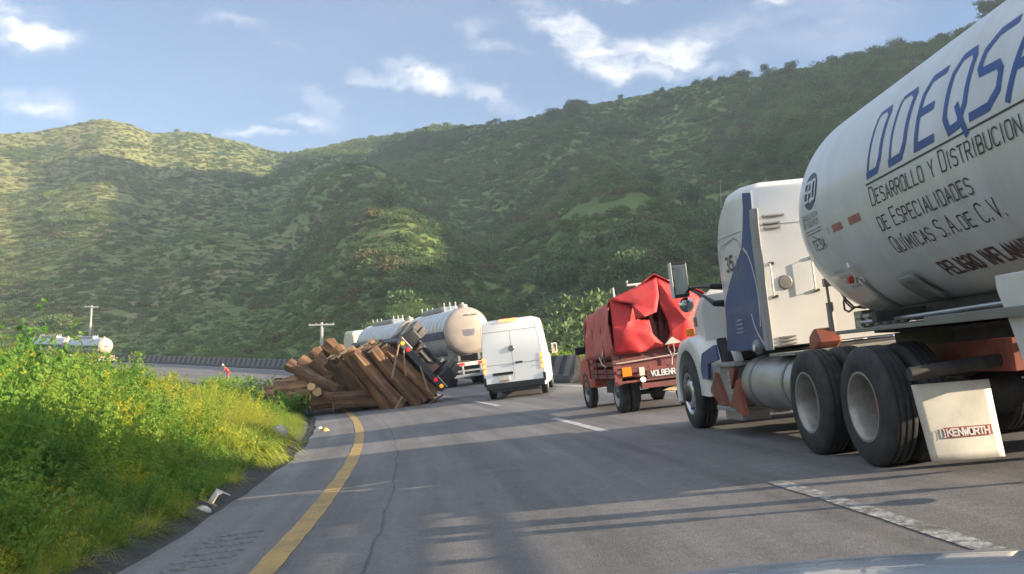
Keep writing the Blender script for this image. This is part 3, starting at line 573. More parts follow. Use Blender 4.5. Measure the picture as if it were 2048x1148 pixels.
kind = np.where(pat+n_*.62 > .33, rng.integers(5, 9, n), np.where(pat < -.16, rng.integers(3, 5, n), np.where(n_ < .3, rng.integers(9, 11, n), rng.integers(0, 3, n))))
kind = np.where((t < 15.5) & (w < 3.2) & (rng.random(n) < .5), rng.integers(3, 5, n), kind)
kind = np.where((w < .8) & (n_ > .35), rng.integers(5, 9, n), kind); sc = rng.lognormal(-.46, .28, n)*np.clip(.5+w*.3, .4, 1)*(.9+.45*pat)*(1+.3*(rng.random(n) > .93))*(1-.5*sstep(22, 46, t))
scatter('roadside_weeds', wv, np.stack([x, y, z-.03], -1), rng.uniform(0, 6.28, n), sc, kind, 'thick yellow-green weeds and grass covering the roadside bank', 'weeds', tilt=rng.normal(size=n)*.14)
n = 1100; t = 38+rng.random(n)*30; u = 7.75+rng.random(n)**.8*2.2; x, y = xy(u, t); z = HT(x, y)
scatter('barrier_weeds', wv, np.stack([x, y, z], -1), rng.uniform(0, 6.28, n), rng.uniform(.7, 1.15, n)*np.where(t < 46, 1.1, .7), rng.integers(0, 9, n), 'bright tall grass growing over the top of the barrier', 'grass')
# plants that can be told apart
def plant(name, px, Y, seed, kindf, h, label, cat, m, off=(0, 0)):
    p = at(px, 700, Y); x, y = p.x+off[0], p.y+off[1]; o = empty(name, label, cat); o.location = (x, y, float(HT(x, y))-.03); w_ = Leafy(seed); s_ = Leafy(seed+1); kindf(w_, s_, h)
    for nm, q, mm in (('foliage', w_, m), ('stems', s_, M['weed2'])):
        if q.v: c = bpy.data.objects.new(nm, q.me(nm, mm)); col.objects.link(c); c.parent = o
def tallweed(w, s, h):
    r = w.r
    for st in range(7):
        a = r.uniform(0, 6.28); d = np.array([math.cos(a)*.3, math.sin(a)*.3, 1]); p = np.zeros(3)
        for q in range(9):
            e = p+(d+r.normal(size=3)*.16)*h/9; s.stem(p, e, .012); p = e
            if q > 1: [w.leaf(p, r.normal(size=3)*.8+[0, 0, .1], r.uniform(.12, .24), r.uniform(.09, .17)) for _ in range(4)]
def fountain(w, s, h):
    r = w.r
    for q in range(520): a = r.uniform(0, 6.28); rr = .3*r.random()**.5; w.blade(np.array([math.cos(a)*rr, math.sin(a)*rr, 0]), rdir(r, .6)+np.array([math.cos(a), math.sin(a), 0])*.55, h*r.uniform(.7, 1.35), .012+.016*h, r.uniform(.6, 1.4))
def mound(w, s, h):
    r = w.r
    for st in range(26):
        a = r.uniform(0, 6.28); d = np.array([math.cos(a)*r.uniform(.2, 1.3), math.sin(a)*r.uniform(.2, 1.3), .8]); p = np.zeros(3)
        for q in range(6):
            e = p+(d+r.normal(size=3)*.2)*h/5; s.stem(p, e, .01); p = e; [w.leaf(p+r.normal(size=3)*.08, r.normal(size=3)+[0, 0, .3], r.uniform(.08, .17), r.uniform(.06, .11)) for _ in range(9)]
plant('tall_weed', 52, 16.5, 301, tallweed, .42, 'tall broad-leaved weed standing up on the crest of the bank at left', 'plant', M['weed2'])
plant('tall_weed', 2, 15, 303, tallweed, .5, 'narrow yellow-green weed at the far left edge of the bank', 'plant', M['weed'])
plant('grass_clump', 490, 18.2, 305, fountain, 1.15, 'large arching clump of long bright grass beside the road edge', 'grass clump', M['grass'])
plant('grass_clump', 440, 17.2, 307, fountain, .9, 'smaller arching grass clump left of the largest one on the bank', 'grass clump', M['grass'])
plant('grass_tuft', 622, 23.5, 309, fountain, .34, 'low green grass tuft growing in the cracked road edge', 'grass tuft', M['grass'])
plant('grass_tuft', 282, 7.75, 311, fountain, .17, 'small pale grass tuft at the bottom by the road edge', 'grass tuft', M['grass'], (-.05, 0))
for k, (px, Y, h, lb) in enumerate([(480, 50, 1.15, 'dark green bush at the feet of the person in red'), (535, 44, .95, 'dark green bush between the bank and the log pile'), (590, 38, .8, 'low dark bush beside the near end of the log pile'), (435, 58, 1.0, 'dark bush behind the bank left of the person in red')]): plant('roadside_bush', px, Y, 320+3*k, mound, h, lb, 'bush', M['weed2'])
# stones and litter along the edge
def rock(name, px, py, Y, s, m, label, cat, seed):
    p = at(px, py, Y); r = np.random.default_rng(seed); mb = MB(); rings = []
    for i in range(6):
        a = math.pi*i/5; rings.append([(math.sin(a)*math.cos(b)*s[0]*r.uniform(.75, 1.2), math.sin(a)*math.sin(b)*s[1]*r.uniform(.75, 1.2), -math.cos(a)*s[2]*r.uniform(.8, 1.1)) for b in [2*math.pi*k/9 for k in range(9)]])
    mb.loft(rings); o = mb.build(name, m, smooth=50); o.location = (p.x, p.y, float(ground_z(p.x, p.y))+s[2]*.55); tag(o, label, cat); return o
M['stone'] = mat('pale_stone', (.36, .33, .29), .85, var=.25, scale=5, bump=.4, bscale=12); M['ystone'] = mat('ochre_stone', (.42, .30, .13), .85, var=.25, scale=8, bump=.3, bscale=14); M['litter'] = mat('pale_litter', (.62, .58, .52), .7, var=.15, scale=8)
rock('stone', 556, 886, 23.2, (.24, .32, .22), M['stone'], 'pale boulder half hidden in weeds at the foot of the bank', 'stone', 1)
rock('stone', 650, 862, 26.8, (.15, .14, .12), M['ystone'], 'ochre stone lying in the broken road edge', 'stone', 2)
rock('stone', 640, 850, 28.5, (.1, .1, .09), M['litter'], 'small white stone just behind the ochre one', 'stone', 3)
rock('stone', 405, 1018, 11.7, (.1, .08, .06), M['litter'], 'small pale stone below the bent cardboard by the bank', 'stone', 4)
lt = MB(); lt.prism([(-.11, 0, 0), (.0, .03, .17), (.1, 0, .13), (.03, -.02, .1), (-.03, -.03, 0)], (.012, .03, .006)); lt.prism([(0, .03, .17), (.1, 0, .13), (.17, .06, .09), (.07, .1, .12)], (0, .005, .014))
o = lt.build('cardboard', M['litter'], smooth=0); p = at(430, 1000, 12.4); o.location = (p.x, p.y, float(ground_z(p.x, p.y))+.03); tag(o, 'bent piece of pale cardboard lying against the foot of the bank', 'litter')
# ------------------------------------------------------------------ air
def haze(dens):
    m = MB(); m.bx(-1060, 1060, -1060, 1060, -6, 262); hm = bpy.data.materials.new('haze'); hm.use_nodes = True; t = hm.node_tree; t.nodes.remove(t.nodes['Principled BSDF']); v = t.nodes.new('ShaderNodeVolumePrincipled'); v.inputs['Color'].default_value = (.72, .84, 1, 1); v.inputs['Density'].default_value = dens; v.inputs['Anisotropy'].default_value = .2
    t.links.new(v.outputs[0], t.nodes['Material Output'].inputs['Volume']); o = m.build('haze', hm, smooth=0); tag(o, kind='stuff'); return o
HAZE = 0.00042
if HAZE: haze(HAZE)
# ------------------------------------------------------------------ lettering drawn with strokes
def _arc(cx, cy, rx, ry, a0, a1, n=10): return [(cx+rx*math.cos(R_(a0+(a1-a0)*k/n)), cy+ry*math.sin(R_(a0+(a1-a0)*k/n))) for k in range(n+1)]
def _bowl(y0, y1, x0=0, x1=1, c=.3): return [(x0, y0), (x1-c, y0)]+_arc(x1-c, y0+c*.8, c, c*.8, -90, 0, 5)[1:]+_arc(x1-c, y1-c*.8, c, c*.8, 0, 90, 5)+[(x0, y1)]
_O = _arc(.3, .75, .3, .25, 90, 180, 6)+_arc(.3, .25, .3, .25, 180, 270, 6)+_arc(.7, .25, .3, .25, 270, 360, 6)+_arc(.7, .75, .3, .25, 0, 90, 6)+[(.3, 1)]
G = {'A': [[(0, 0), (.5, 1), (1, 0)], [(.2, .33), (.8, .33)]], 'B': [[(0, 0), (0, 1)], _bowl(.52, 1, 0, .9), _bowl(0, .5)], 'C': [[(1, .85)]+_arc(.6, .75, .4, .25, 30, 90, 3)+_arc(.35, .72, .35, .28, 90, 180, 5)+_arc(.35, .28, .35, .28, 180, 270, 5)+_arc(.6, .25, .4, .25, 270, 330, 3)],
     'D': [[(0, 0), (0, 1)], _bowl(0, 1, 0, 1, .35)], 'E': [[(1, 1), (0, 1), (0, 0), (1, 0)], [(0, .52), (.75, .52)]], 'F': [[(1, 1), (0, 1), (0, 0)], [(0, .52), (.75, .52)]], 'G': [[(1, .85)]+_arc(.35, .72, .35, .28, 80, 180, 5)+_arc(.35, .28, .35, .28, 180, 270, 5)+_arc(.65, .28, .35, .28, 270, 360, 5)+[(1, .48), (.6, .48)]],
     'H': [[(0, 0), (0, 1)], [(1, 0), (1, 1)], [(0, .5), (1, .5)]], 'I': [[(.5, 0), (.5, 1)]], 'K': [[(0, 0), (0, 1)], [(1, 1), (0, .42)], [(.32, .6), (1, 0)]], 'L': [[(0, 1), (0, 0), (1, 0)]], 'M': [[(0, 0), (0, 1), (.5, .3), (1, 1), (1, 0)]], 'N': [[(0, 0), (0, 1), (1, 0), (1, 1)]],
     'O': [_O], 'P': [[(0, 0), (0, 1)], _bowl(.45, 1)], 'Q': [_O, [(.6, .3), (1.05, -.12)]], 'R': [[(0, 0), (0, 1)], _bowl(.48, 1), [(.5, .48), (1, 0)]], 'S': [[(1, .88)]+_arc(.5, .76, .48, .24, 40, 90, 3)+_arc(.4, .76, .4, .24, 90, 230, 7)+_arc(.6, .26, .4, .26, 60, -90, 8)+_arc(.4, .26, .4, .26, -90, -140, 3)],
     'T': [[(0, 1), (1, 1)], [(.5, 1), (.5, 0)]], 'U': [[(0, 1), (0, .28)]+_arc(.35, .28, .35, .28, 180, 270, 5)+_arc(.65, .28, .35, .28, 270, 360, 5)+[(1, 1)]], 'V': [[(0, 1), (.5, 0), (1, 1)]], 'W': [[(0, 1), (.25, 0), (.5, .75), (.75, 0), (1, 1)]], 'X': [[(0, 0), (1, 1)], [(0, 1), (1, 0)]], 'Y': [[(0, 1), (.5, .48), (1, 1)], [(.5, .48), (.5, 0)]],
     '.': [[(.1, 0), (.1, .09)]], '3': [[(0, .9)]+_arc(.45, .75, .45, .25, 140, -80, 9)+_arc(.45, .26, .5, .26, 80, -140, 9)], '5': [[(.95, 1), (.1, 1), (.05, .55)]+_arc(.45, .32, .5, .32, 120, -140, 10)], '-': [[(.1, .5), (.9, .5)]], '0': [_O], '1': [[(.2, .8), (.5, 1), (.5, 0)]], '7': [[(0, 1), (1, 1), (.4, 0)]], '2': [[(0, .8)]+_arc(.5, .72, .5, .28, 170, -20, 8)+[(0, 0), (1, 0)]], '4': [[(.75, 0), (.75, 1), (0, .3), (1, .3)]]}
def text_lines(s, h, adv, slant=0, cap=1.0, small=.78, gap=.3):     # small caps after the first letter of a word when cap=True
    out = []; x = 0; first = True
    for ch in s:
        if ch == ' ': x += adv*.75; first = True; continue
        big = ch.isupper() or not ch.isalpha(); k = ch.upper(); hh = h if big else h*small; w = adv*(1-gap)*(1.18 if big and small < 1 else 1)
        if k in 'I.': w *= .45
        acc = None
        if k == 'Í': acc = True; k = 'I'; w *= .45
        for st in G[k]: out.append([(x+p[0]*w+p[1]*hh*slant, p[1]*hh) for p in st])
        if acc: out.append([(x+.4*w, hh*1.1), (x+w*1.3, hh*1.28)])
        x += w+adv*gap; first = False
    return out, x
def ribbons(mb, lines, wd, fmap, off=.003, step=.03):
    for li, ln in enumerate(lines):
        P = [np.array(ln[0], float)]
        for q in ln[1:]:
            q = np.array(q, float); d = np.linalg.norm(q-P[-1])
            if d < 1e-6: continue
            k = max(1, int(d/step)); a = P[-1]; P += [a+(q-a)*(j+1)/k for j in range(k)]
        nP = len(P); vs = []
        for i in range(nP):
            t0 = P[i]-P[i-1] if i else P[1]-P[0]; t1 = P[i+1]-P[i] if i < nP-1 else t0
            t0 = t0/(np.linalg.norm(t0)+1e-9); t1 = t1/(np.linalg.norm(t1)+1e-9); n0 = np.array([-t0[1], t0[0]]); n1 = np.array([-t1[1], t1[0]]); n = n0+n1; n /= np.linalg.norm(n)+1e-9; mit = min(1/max(n @ n1, .35), 1.9)
            e = P[i]+(t1*wd*.45 if i == nP-1 else (-t1*wd*.45 if i == 0 else 0))
            for sg in (-1, 1): q = e+n*sg*wd/2*mit; vs.append(fmap(q[0], q[1], off+li*.00025))
        mb.add(vs, [(2*i, 2*i+1, 2*i+3, 2*i+2) for i in range(nP-1)])
    return mb
def loc_of(fm, px, py, axis, val):
    inv = fm.inverted(); o = inv @ Vector((0, 0, EYE)); d = inv.to_3x3() @ Vector(ray(px, py)); k = (val-o[axis])/d[axis]; return o+d*k

def add_wheel(parent, c, R, w, side, style, axle='x'):
    c = Vector(c); s = -side; rr = R*.565 if style != 'car' else R*.6
    T = [(rr-.02, .03), (rr, .012), (rr+.02, 0), (R*.72, -.006), (R*.84, 0), (R*.93, .012), (R*.985, .035), (R, .06)]
    for g in (.3, .5, .7): T += [(R, w*g-.012), (R-.016, w*g-.006), (R-.016, w*g+.006), (R, w*g+.012)]
    T += [(R, w-.06), (R*.985, w-.035), (R*.9, w-.01), (rr, w-.005), (rr-.02, w-.03)]
    if style == 'drive': Rm = [(rr+.012, .012), (rr+.016, -.002), (rr-.004, -.002), (rr-.02, .02), (rr-.035, .06), (rr-.045, .16), (rr*.78, .225), (rr*.5, .24), (rr*.3, .24)]; hub = [(.125, .24), (.12, .16), (.105, .145), (.09, .14), (.0, .138)]
    elif style == 'alu': Rm = [(rr+.012, .012), (rr+.016, -.002), (rr-.004, -.002), (rr-.03, .03), (rr*.86, .045), (rr*.6, .0), (rr*.45, -.012), (rr*.42, -.012)]; hub = [(rr*.42, -.01), (rr*.38, -.05), (rr*.3, -.075), (0, -.08)]
    else: Rm = [(rr+.01, .01), (rr+.01, -.002), (rr-.01, 0), (rr-.03, .04), (rr*.7, .06), (rr*.45, .03), (rr*.3, .03)]; hub = [(rr*.3, .03), (rr*.25, .005), (0, 0)]
    f = lambda pr: [(r, h*s) for r, h in pr]
    m = MB(); m.lathe(f(Rm), c, 'x', 40); wo = m.build('wheel', M['rim' if style != 'alu' else 'alu'], parent)
    m = MB(); m.lathe(f(T), c, 'x', 48); m.build('tyre', M['rubber'], wo)
    m = MB(); m.lathe(f(hub), c, 'x', 20)
    if style == 'drive':
        for k in range(10): a = k*.6283; m.cyl(c+Vector((s*.245, .165*math.cos(a), .165*math.sin(a))), c+Vector((s*.2, .165*math.cos(a), .165*math.sin(a))), .016, seg=6)
    m.build('hub', M['orange' if style == 'drive' else 'dark'], wo)
    if style == 'alu':
        for k in range(10): m = MB(); a = k*.6283; q = c+Vector((s*.026, rr*.745*math.cos(a), rr*.745*math.sin(a))); m.cyl(q+Vector((-s*.012, 0, 0)), q+Vector((s*.02, 0, 0)), rr*.115, seg=10); m.build('hand_hole', M['black'], wo)
    return wo
def rrect(x0, x1, z0, z1, r, y, n=5, taper=0):
    P = []
    for cx, cz, a in ((x1-r, z0+r*.3, -90), (x1-r, z1-r, 0), (x0+r, z1-r, 90), (x0+r, z0+r*.3, 180)):
        rz_ = r if cz > z0+r*.31 else r*.3
        for k in range(n+1): q = R_(a+90*k/n); P.append((cx+r*math.cos(q), y, cz+rz_*math.sin(q)))
    return P
# ------------------------------------------------------------------ white and blue tractor in the right lane
KF = frame(3.113, 8.681, .0716)
K = empty('tractor_truck', 'white and blue sleeper cab tractor with metal fuel tank, nearest truck', 'truck'); K.matrix_world = KF
AX = (0, 1.32, 6.03); WR = .522
for i, y in enumerate(AX):
    for sd in (-1, 1):
        if i < 2:
            add_wheel(K, (0 if sd < 0 else 2.44, y, WR), WR, .27, sd, 'drive'); add_wheel(K, (.31 if sd < 0 else 2.13, y, WR), WR, .27, sd, 'car')
        else: add_wheel(K, (.0 if sd < 0 else 2.44, y, WR), WR, .3, sd, 'alu')
# sleeper: rounded box, roof line rising to the front and curling down to the windscreen
m = MB(); X0, X1 = .105, 2.335
secs = [(2.58, 1.1, 2.96, .0, .16), (2.62, 1.09, 3.0, 0, .16), (3.2, 1.085, 3.06, 0, .17), (3.55, 1.08, 3.07, 0, .2), (3.8, 1.075, 3.0, .01, .24), (4.0, 1.07, 2.88, .02, .26), (4.15, 1.07, 2.72, .035, .26), (4.26, 1.07, 2.5, .06, .2), (4.31, 1.07, 2.36, .08, .16)]
m.loft([rrect(X0+a, X1-a, z0, z1, r, y) for y, z0, z1, a, r in secs]); sleeper = m.build('sleeper_body', M['cab_white'], K, 50)
m = MB(); m.loft([rrect(X0+a, X1-a, z0, z1, r, y) for y, z0, z1, a, r in ((4.31, 1.07, 2.34, .1, .15), (4.6, 1.07, 2.34, .26, .15), (5.0, 1.07, 2.2, .36, .2), (5.35, 1.08, 1.92, .4, .16), (5.42, 1.08, 1.84, .42, .14))]); cab = m.build('cab', M['cab_white'], K, 50)
for x, sg in ((.36, -1), (2.08, 1)):
    m = MB(); m.prism([(x+sg*.012, 4.55, 1.66), (x-sg*.105, 5.08, 1.66), (x-sg*.1, 4.98, 2.0), (x-sg*.04, 4.7, 2.14), (x+sg*.0, 4.58, 2.14)], (sg*.012, 0, 0)); m.build('door_window', M['glass'], K, 0)
m = MB(); m.prism([(.52, 4.72, 2.31), (1.92, 4.72, 2.31), (1.9, 5.36, 1.9), (.54, 5.36, 1.9)], (0, .015, .02)); m.build('windscreen', M['glass'], K, 0)
# bonnet
m = MB(); m.loft([rrect(.5-w, 1.94+w, z0, z1, r, y) for y, z0, z1, w, r in ((5.36, .95, 2.04, .34, .34), (5.7, .92, 2.02, .34, .36), (6.2, .88, 1.92, .26, .36), (6.7, .8, 1.78, .1, .34), (7.1, .72, 1.62, -.08, .3), (7.26, .72, 1.44, -.18, .24))]); bon = m.build('bonnet', M['cab_white'], K, 50)
b0 = loc_of(KF, 1403, 642, 1, 5.8); m = MB(); m.box((.155, 5.8, 1.56), (.02, .12, .14)); m.build('side_badge', M['seam'], bon, bevel=.004)
# front wings: a shell wrapped round each steer wheel, running back to the cab step
for sd in (-1, 1):
    xo = .005 if sd < 0 else 2.435; xi = .56 if sd < 0 else 1.88; rings = []
    for k in range(25):
        a = R_(-14+k*(196/24)); ca, sa = math.cos(a), math.sin(a); ro = .84+.05*max(ca, 0)-.02*sa; ri = .635
        if ca < -.2: ro = .84+(-ca-.2)*.32
        q = lambda r, x: (x, 6.03+r*ca, .53+r*sa*(1.0 if sa > 0 else .8))
        dx = (xi-xo); rings.append([q(ri, xo+dx*.02), q(ri+.035, xo-dx*.005), q(ro-.1, xo), q(ro-.035, xo+dx*.04), q(ro, xo+dx*.2), q(ro+.02, xi), q(ri, xi)])
    mw = MB(); mw.loft(rings); mw.build('wing', M['cab_white'], K, 50)
    xs = -.004 if sd < 0 else 2.444; mb_ = MB(); mb_.prism([(xs, 5.2, .74), (xs, 5.24, .9), (xs, 5.08, 1.1), (xs, 4.42, 1.2), (xs, 4.36, 1.0), (xs, 4.82, .95), (xs, 4.9, .74)], (.05*-sd, 0, 0)); mb_.build('wing_skirt', M['blue'], K, 0, bevel=.01)
m = MB(); m.prism([(.06, 4.36, .96), (.06, 4.5, 1.24), (.06, 4.44, 1.28), (.06, 4.2, .96)], (.12, 0, 0)); m.build('wing_seal', M['black'], K, 0)
# blue sweep with white lines on the sleeper side
side = X0-.004
def sidepoly(name, yz, m_, off=0, parent=K):
    q = MB(); q.prism([(side-off, y, z) for y, z in yz], (-.004, 0, 0)); return q.build(name, m_, parent, 0)
for sd in (0, 1):
    fx = (lambda P: P)
    yz = [(2.77, 2.92), (2.47, 2.87), (2.5, 2.68), (2.6, 2.42), (2.6, 2.1), (2.62, 1.66), (2.63, 1.1), (4.16, 1.1), (4.1, 1.3), (4.04, 1.52), (4.02, 1.66), (3.9, 1.8), (3.66, 1.97), (3.42, 2.11), (3.2, 2.22), (3.05, 2.31), (2.93, 2.5), (2.8, 2.75)]
    if sd == 0: sw = sidepoly('blue_sweep', yz, M['blue'])
    else:
        q = MB(); q.prism([(X1+.004, y, z) for y, z in yz], (.004, 0, 0)); q.build('blue_sweep', M['blue'], K, 0)
sm = lambda P, n=8: [tuple(np.array(P[i])*(1-f)+np.array(P[i+1])*f) for i in range(len(P)-1) for f in np.linspace(0, 1, n, False)]+[P[-1]]
fs = lambda u, v, o: (side-.004-o, u, v)
q = MB(); ribbons(q, [sm([(2.98, 2.29), (2.86, 2.22), (2.76, 2.08), (2.69, 1.9), (2.66, 1.7), (2.68, 1.5), (2.72, 1.36)])], .03, fs); ribbons(q, [sm([(2.98, 1.5), (2.93, 1.38), (2.84, 1.27), (2.72, 1.18), (2.66, 1.14)])], .03, fs, .004); q.build('white_pinstripe', M['white'], K, 0)
# recessed lower panel, louvres and lamp in the blue
q = MB(); ribbons(q, [[(3.76, 1.55), (3.3, 1.55), (3.22, 1.48), (3.2, 1.2), (3.28, 1.14), (3.78, 1.14), (3.84, 1.2), (3.8, 1.5), (3.76, 1.55)]], .018, fs); ribbons(q, [[(3.72, 1.26), (3.26, 1.26)]], .02, fs, .004); q.build('panel_groove', mat('groove_blue', (.09, .13, .25), .5, var=.1, scale=8), K, 0)
q = MB()
for k in range(4): q.box((side-.008, 3.48, 1.31+k*.05), (.016, .24-.05*(k == 3), .026))
q.build('side_vent', mat('vent_grey_blue', (.2, .24, .32), .5, var=.15, scale=12), K, 0, bevel=.003)
q = MB(); q.lathe([(.0, -.07), (.05, -.065), (.085, -.03), (.09, .02)], (side, 2.9, 1.12), 'x', 20); wl = q.build('work_lamp', M['grey_metal'], K); q = MB(); q.lathe([(0, -.078), (.035, -.076), (.04, -.066)], (side-.002, 2.86, 1.11), 'x', 14); q.build('lens', M['lamp_white'], wl)
# side locker hatch and the number
q = MB(); ribbons(q, [[(3.92, 2.28), (3.94, 2.36), (3.86, 2.42), (3.3, 2.46), (3.14, 2.4), (3.05, 2.3)], [(3.94, 2.36), (3.96, 2.1), (3.96, 1.86)]], .012, fs); ribbons(q, [sm([(4.2, 2.5), (3.7, 2.52), (3.0, 2.5)])], .008, fs, .002); ribbons(q, [[(3.3, 2.24), (3.3, 2.0), (3.36, 1.96)]], .02, fs, .003); q.build('locker_seam', M['seam'], K, 0)
ln, wd_ = text_lines('35', .17, .17, 0, small=1); q = MB(); ribbons(q, [[(3.74-x, 2.09+y) for x, y in l] for l in ln], .03, fs, .004); q.build('number', M['letter_black'], K, 0)
# rear edge fairing
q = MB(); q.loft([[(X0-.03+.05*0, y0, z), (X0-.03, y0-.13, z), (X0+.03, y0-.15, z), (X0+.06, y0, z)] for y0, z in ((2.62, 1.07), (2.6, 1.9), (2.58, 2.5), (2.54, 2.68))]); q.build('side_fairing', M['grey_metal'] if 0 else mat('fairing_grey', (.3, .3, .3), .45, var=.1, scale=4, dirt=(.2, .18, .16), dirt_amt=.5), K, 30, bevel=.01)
q = MB(); q.loft([[(X1+.03, y0, z), (X1+.03, y0-.13, z), (X1-.03, y0-.15, z), (X1-.06, y0, z)] for y0, z in ((2.62, 1.07), (2.6, 1.9), (2.58, 2.5), (2.54, 2.68))]); q.build('side_fairing', M['cab_white'], K, 30, bevel=.01)
# back wall details
yb = 2.575
q = MB(); ribbons(q, [[(.2, 2.5), (1.2, 2.49), (2.2, 2.49)]], .008, lambda u, v, o: (u, yb-o, v)); q.build('wall_seam', M['seam'], K, 0)
for z, w in ((2.6, .26), (2.515, .2), (2.46, .2)):
    q = MB(); q.box((.18+w/2+.05, yb-.012, z), (w, .03, .022)); q.build('wall_vent', M['seam'], K, 0, bevel=.004)
for z in (1.12, 1.16, 1.2): q = MB(); q.box((.34, yb-.012, z), (.2, .03, .018)); q.build('wall_vent', M['seam'], K, 0, bevel=.004)
q = MB(); q.lathe([(.0, -.022), (.07, -.02), (.085, -.006), (.085, .02)], (.4, yb, 1.82), 'y', 20); q.build('round_port', M['grey_metal'], K)
for x, z0, z1 in ((.23, 1.67, 2.05), (.72, 1.69, 2.07)):
    q = MB(); q.tube([(x, yb, z1), (x, yb-.06, z1-.01), (x, yb-.06, z0+.01), (x, yb, z0)], .011, 8); q.build('grab_rail', M['white'], K)
    
    for zz in (z1, z0): q = MB(); q.box((x+.03, yb-.01, zz), (.065, .03, .03)); q.build('rail_foot', M['dark'], K, 0)
# mirrors, their arms, wing lamp
for sd in (-1, 1):
    mx_ = lambda x: x if sd < 0 else 2.44-x
    p0 = loc_of(KF, 1359, 560, 1, 5.15); hx, hz = p0.x, p0.z
    q = MB(); q.loft([[(mx_(hx+a*.115*k), 5.15+dy, hz+b*(.225+.025*k)) for a, b in ((-1, -.86), (-.86, -1), (.86, -1), (1, -.86), (1, .86), (.86, 1), (-.86, 1), (-1, .86))] for dy, k in ((-.03, 1), (.05, 1), (.11, .72))]); mo = q.build('mirror', M['black'], K, 30, bevel=.01)
    q = MB(); q.box((mx_(hx+.004), 5.113, hz), (.19, .012, .41)); q.build('mirror_glass', M['mirror'], mo, 0, bevel=.004)
    q = MB(); q.box((mx_(hx-.118), 5.16, hz), (.012, .16, .5)); q.build('mirror_edge', M['white'], mo, 0, bevel=.004)
    p1 = loc_of(KF, 1373, 610, 1, 5.15); q = MB(); q.lathe([(0, -.04), (.07, -.032), (.105, 0), (.1, .03), (.05, .08), (0, .09)], (mx_(p1.x), 5.15, p1.z), 'y', 20); r_ = q.build('round_mirror', M['mirror'], K)
    for pa, pb in (((1428, 572), (1375, 577)), ((1434, 606), (1378, 578))):
        a = loc_of(KF, *pa, 1, 4.36); b = loc_of(KF, *pb, 1, 5.15); q = MB(); q.tube([(mx_(.21), 4.42, a.z-.01), (mx_(a.x-.02), 4.4, a.z), (mx_(a.x*.6+b.x*.4), 4.7, a.z*.6+b.z*.4+.01), (mx_(b.x), 5.17, b.z)], .02, 8, [.05, .04, .02, .016]); q.build('mirror_arm', M['black'], K)
    p2 = loc_of(KF, 1380, 665, 1, 6.45); q = MB(); q.box((mx_(p2.x), 6.45, p2.z), (.12, .05, .12)); lo = q.build('wing_lamp', M['amber'], K, 0, bevel=.015); q = MB(); q.tube([(mx_(p2.x), 6.45, p2.z-.02), (mx_(p2.x+.1), 6.46, p2.z-.05), (mx_(.25), 6.4, 1.3)], .012, 6); q.build('lamp_stalk', M['black'], lo)
# fuel tank with straps; steps with orange brackets
for sd in (-1, 1):
    cx = .385 if sd < 0 else 2.055
    q = MB(); q.lathe([(0, 1.72), (.22, 1.725), (.3, 1.75), (.325, 1.8), (.325, 3.62), (.3, 3.68), (.22, 3.71), (0, 3.715)], (cx, 0, .68), 'y', 40); ft = q.build('fuel_tank', M['fuel'], K, 40)
    for y in (2.15, 3.3): q = MB(); q.lathe([(.326, y-.03), (.334, y-.03), (.334, y+.03), (.326, y+.03)], (cx, 0, .68), 'y', 40); q.build('strap', M['grey_metal'], ft, 30)
    for y in (2.15, 3.3): q = MB(); q.box((cx, y, .335), (.2, .16, .04)); q.build('tank_bracket', M['tread_plate'], ft, 0)
    xo = .03 if sd < 0 else 2.41; xi = .5 if sd < 0 else 1.94
    q = MB(); q.bx(min(xo, xi), max(xo, xi), 3.76, 4.62, .9, .945); q.bx(min(xo, xi), max(xo, xi), 3.86, 4.75, .33, .39); q.build('step', M['tread_plate'], K, 0, bevel=.008)
    q = MB(); q.bx(min(xo+.06*-sd, xi), max(xo+.06*-sd, xi), 3.86, 4.6, .4, .9); sb = q.build('battery_box', M['tread_plate'], K, 0, bevel=.01)
    for k in range(5): q = MB(); q.box((xo+.055*-sd, 4.08, .47+k*.085), (.02, .34, .03)); q.build('rib', M['fuel'], sb, 0)
    for tri in ([(4.66, .82), (4.3, .4), (4.7, .4)], [(3.98, .88), (3.72, .88), (3.98, .62)], [(4.16, .39), (3.55, .3), (3.72, .74)], [(5.0, .58), (4.62, .4), (4.66, .8)]):
        q = MB(); q.prism([(xo+.0*sd, y, z) for y, z in tri], (.06*-sd, 0, 0)); q.build('step_bracket', M['orange'], K, 0)
    q = MB(); q.bx(min(xo+.1*-sd, xi), max(xo+.1*-sd, xi), 4.0, 4.72, .2, .33); q.build('step_skirt', M['fuel'], K, 0, bevel=.01)
# chassis
q = MB()
for x in (.84, 1.6): q.bx(x-.04, x+.04, -1.05, 7.0, .74, 1.0)
for y in (-.95, .66, 2.0, 3.4, 5.0): q.bx(.88, 1.56, y-.06, y+.06, .76, .96)
q.build('frame_rails', M['orange'], K, 0, bevel=.006)
q = MB()
for y in AX: q.cyl((.3, y, WR), (2.14, y, WR), .085, seg=14)
for y in AX[:2]: q.lathe([(0, -.2), (.16, -.17), (.22, 0), (.16, .17), (0, .2)], (1.22, y, WR), 'x', 18)
q.bx(.6, .78, -.4, 1.75, .6, .68); q.bx(1.66, 1.84, -.4, 1.75, .6, .68); q.bx(.5, 1.94, 2.2, 4.3, .72, 1.06); q.bx(.7, 1.74, 4.3, 6.8, .5, .95)
q.build('axles', M['dark'], K, 30)
q = MB(); q.prism([(.6, -.55, 1.1), (1.84, -.55, 1.1), (1.84, .9, 1.14), (1.5, 1.3, 1.14), (.94, 1.3, 1.14), (.6, .9, 1.14)], (0, 0, .04)); q.bx(.8, 1.64, -.2, .9, .98, 1.12); q.build('fifth_wheel', M['dark'], K, 0, bevel=.006)
q = MB(); q.bx(.1, 2.34, 1.75, 2.56, 1.0, 1.03); q.build('deck_plate', M['tread_plate'], K, 0)
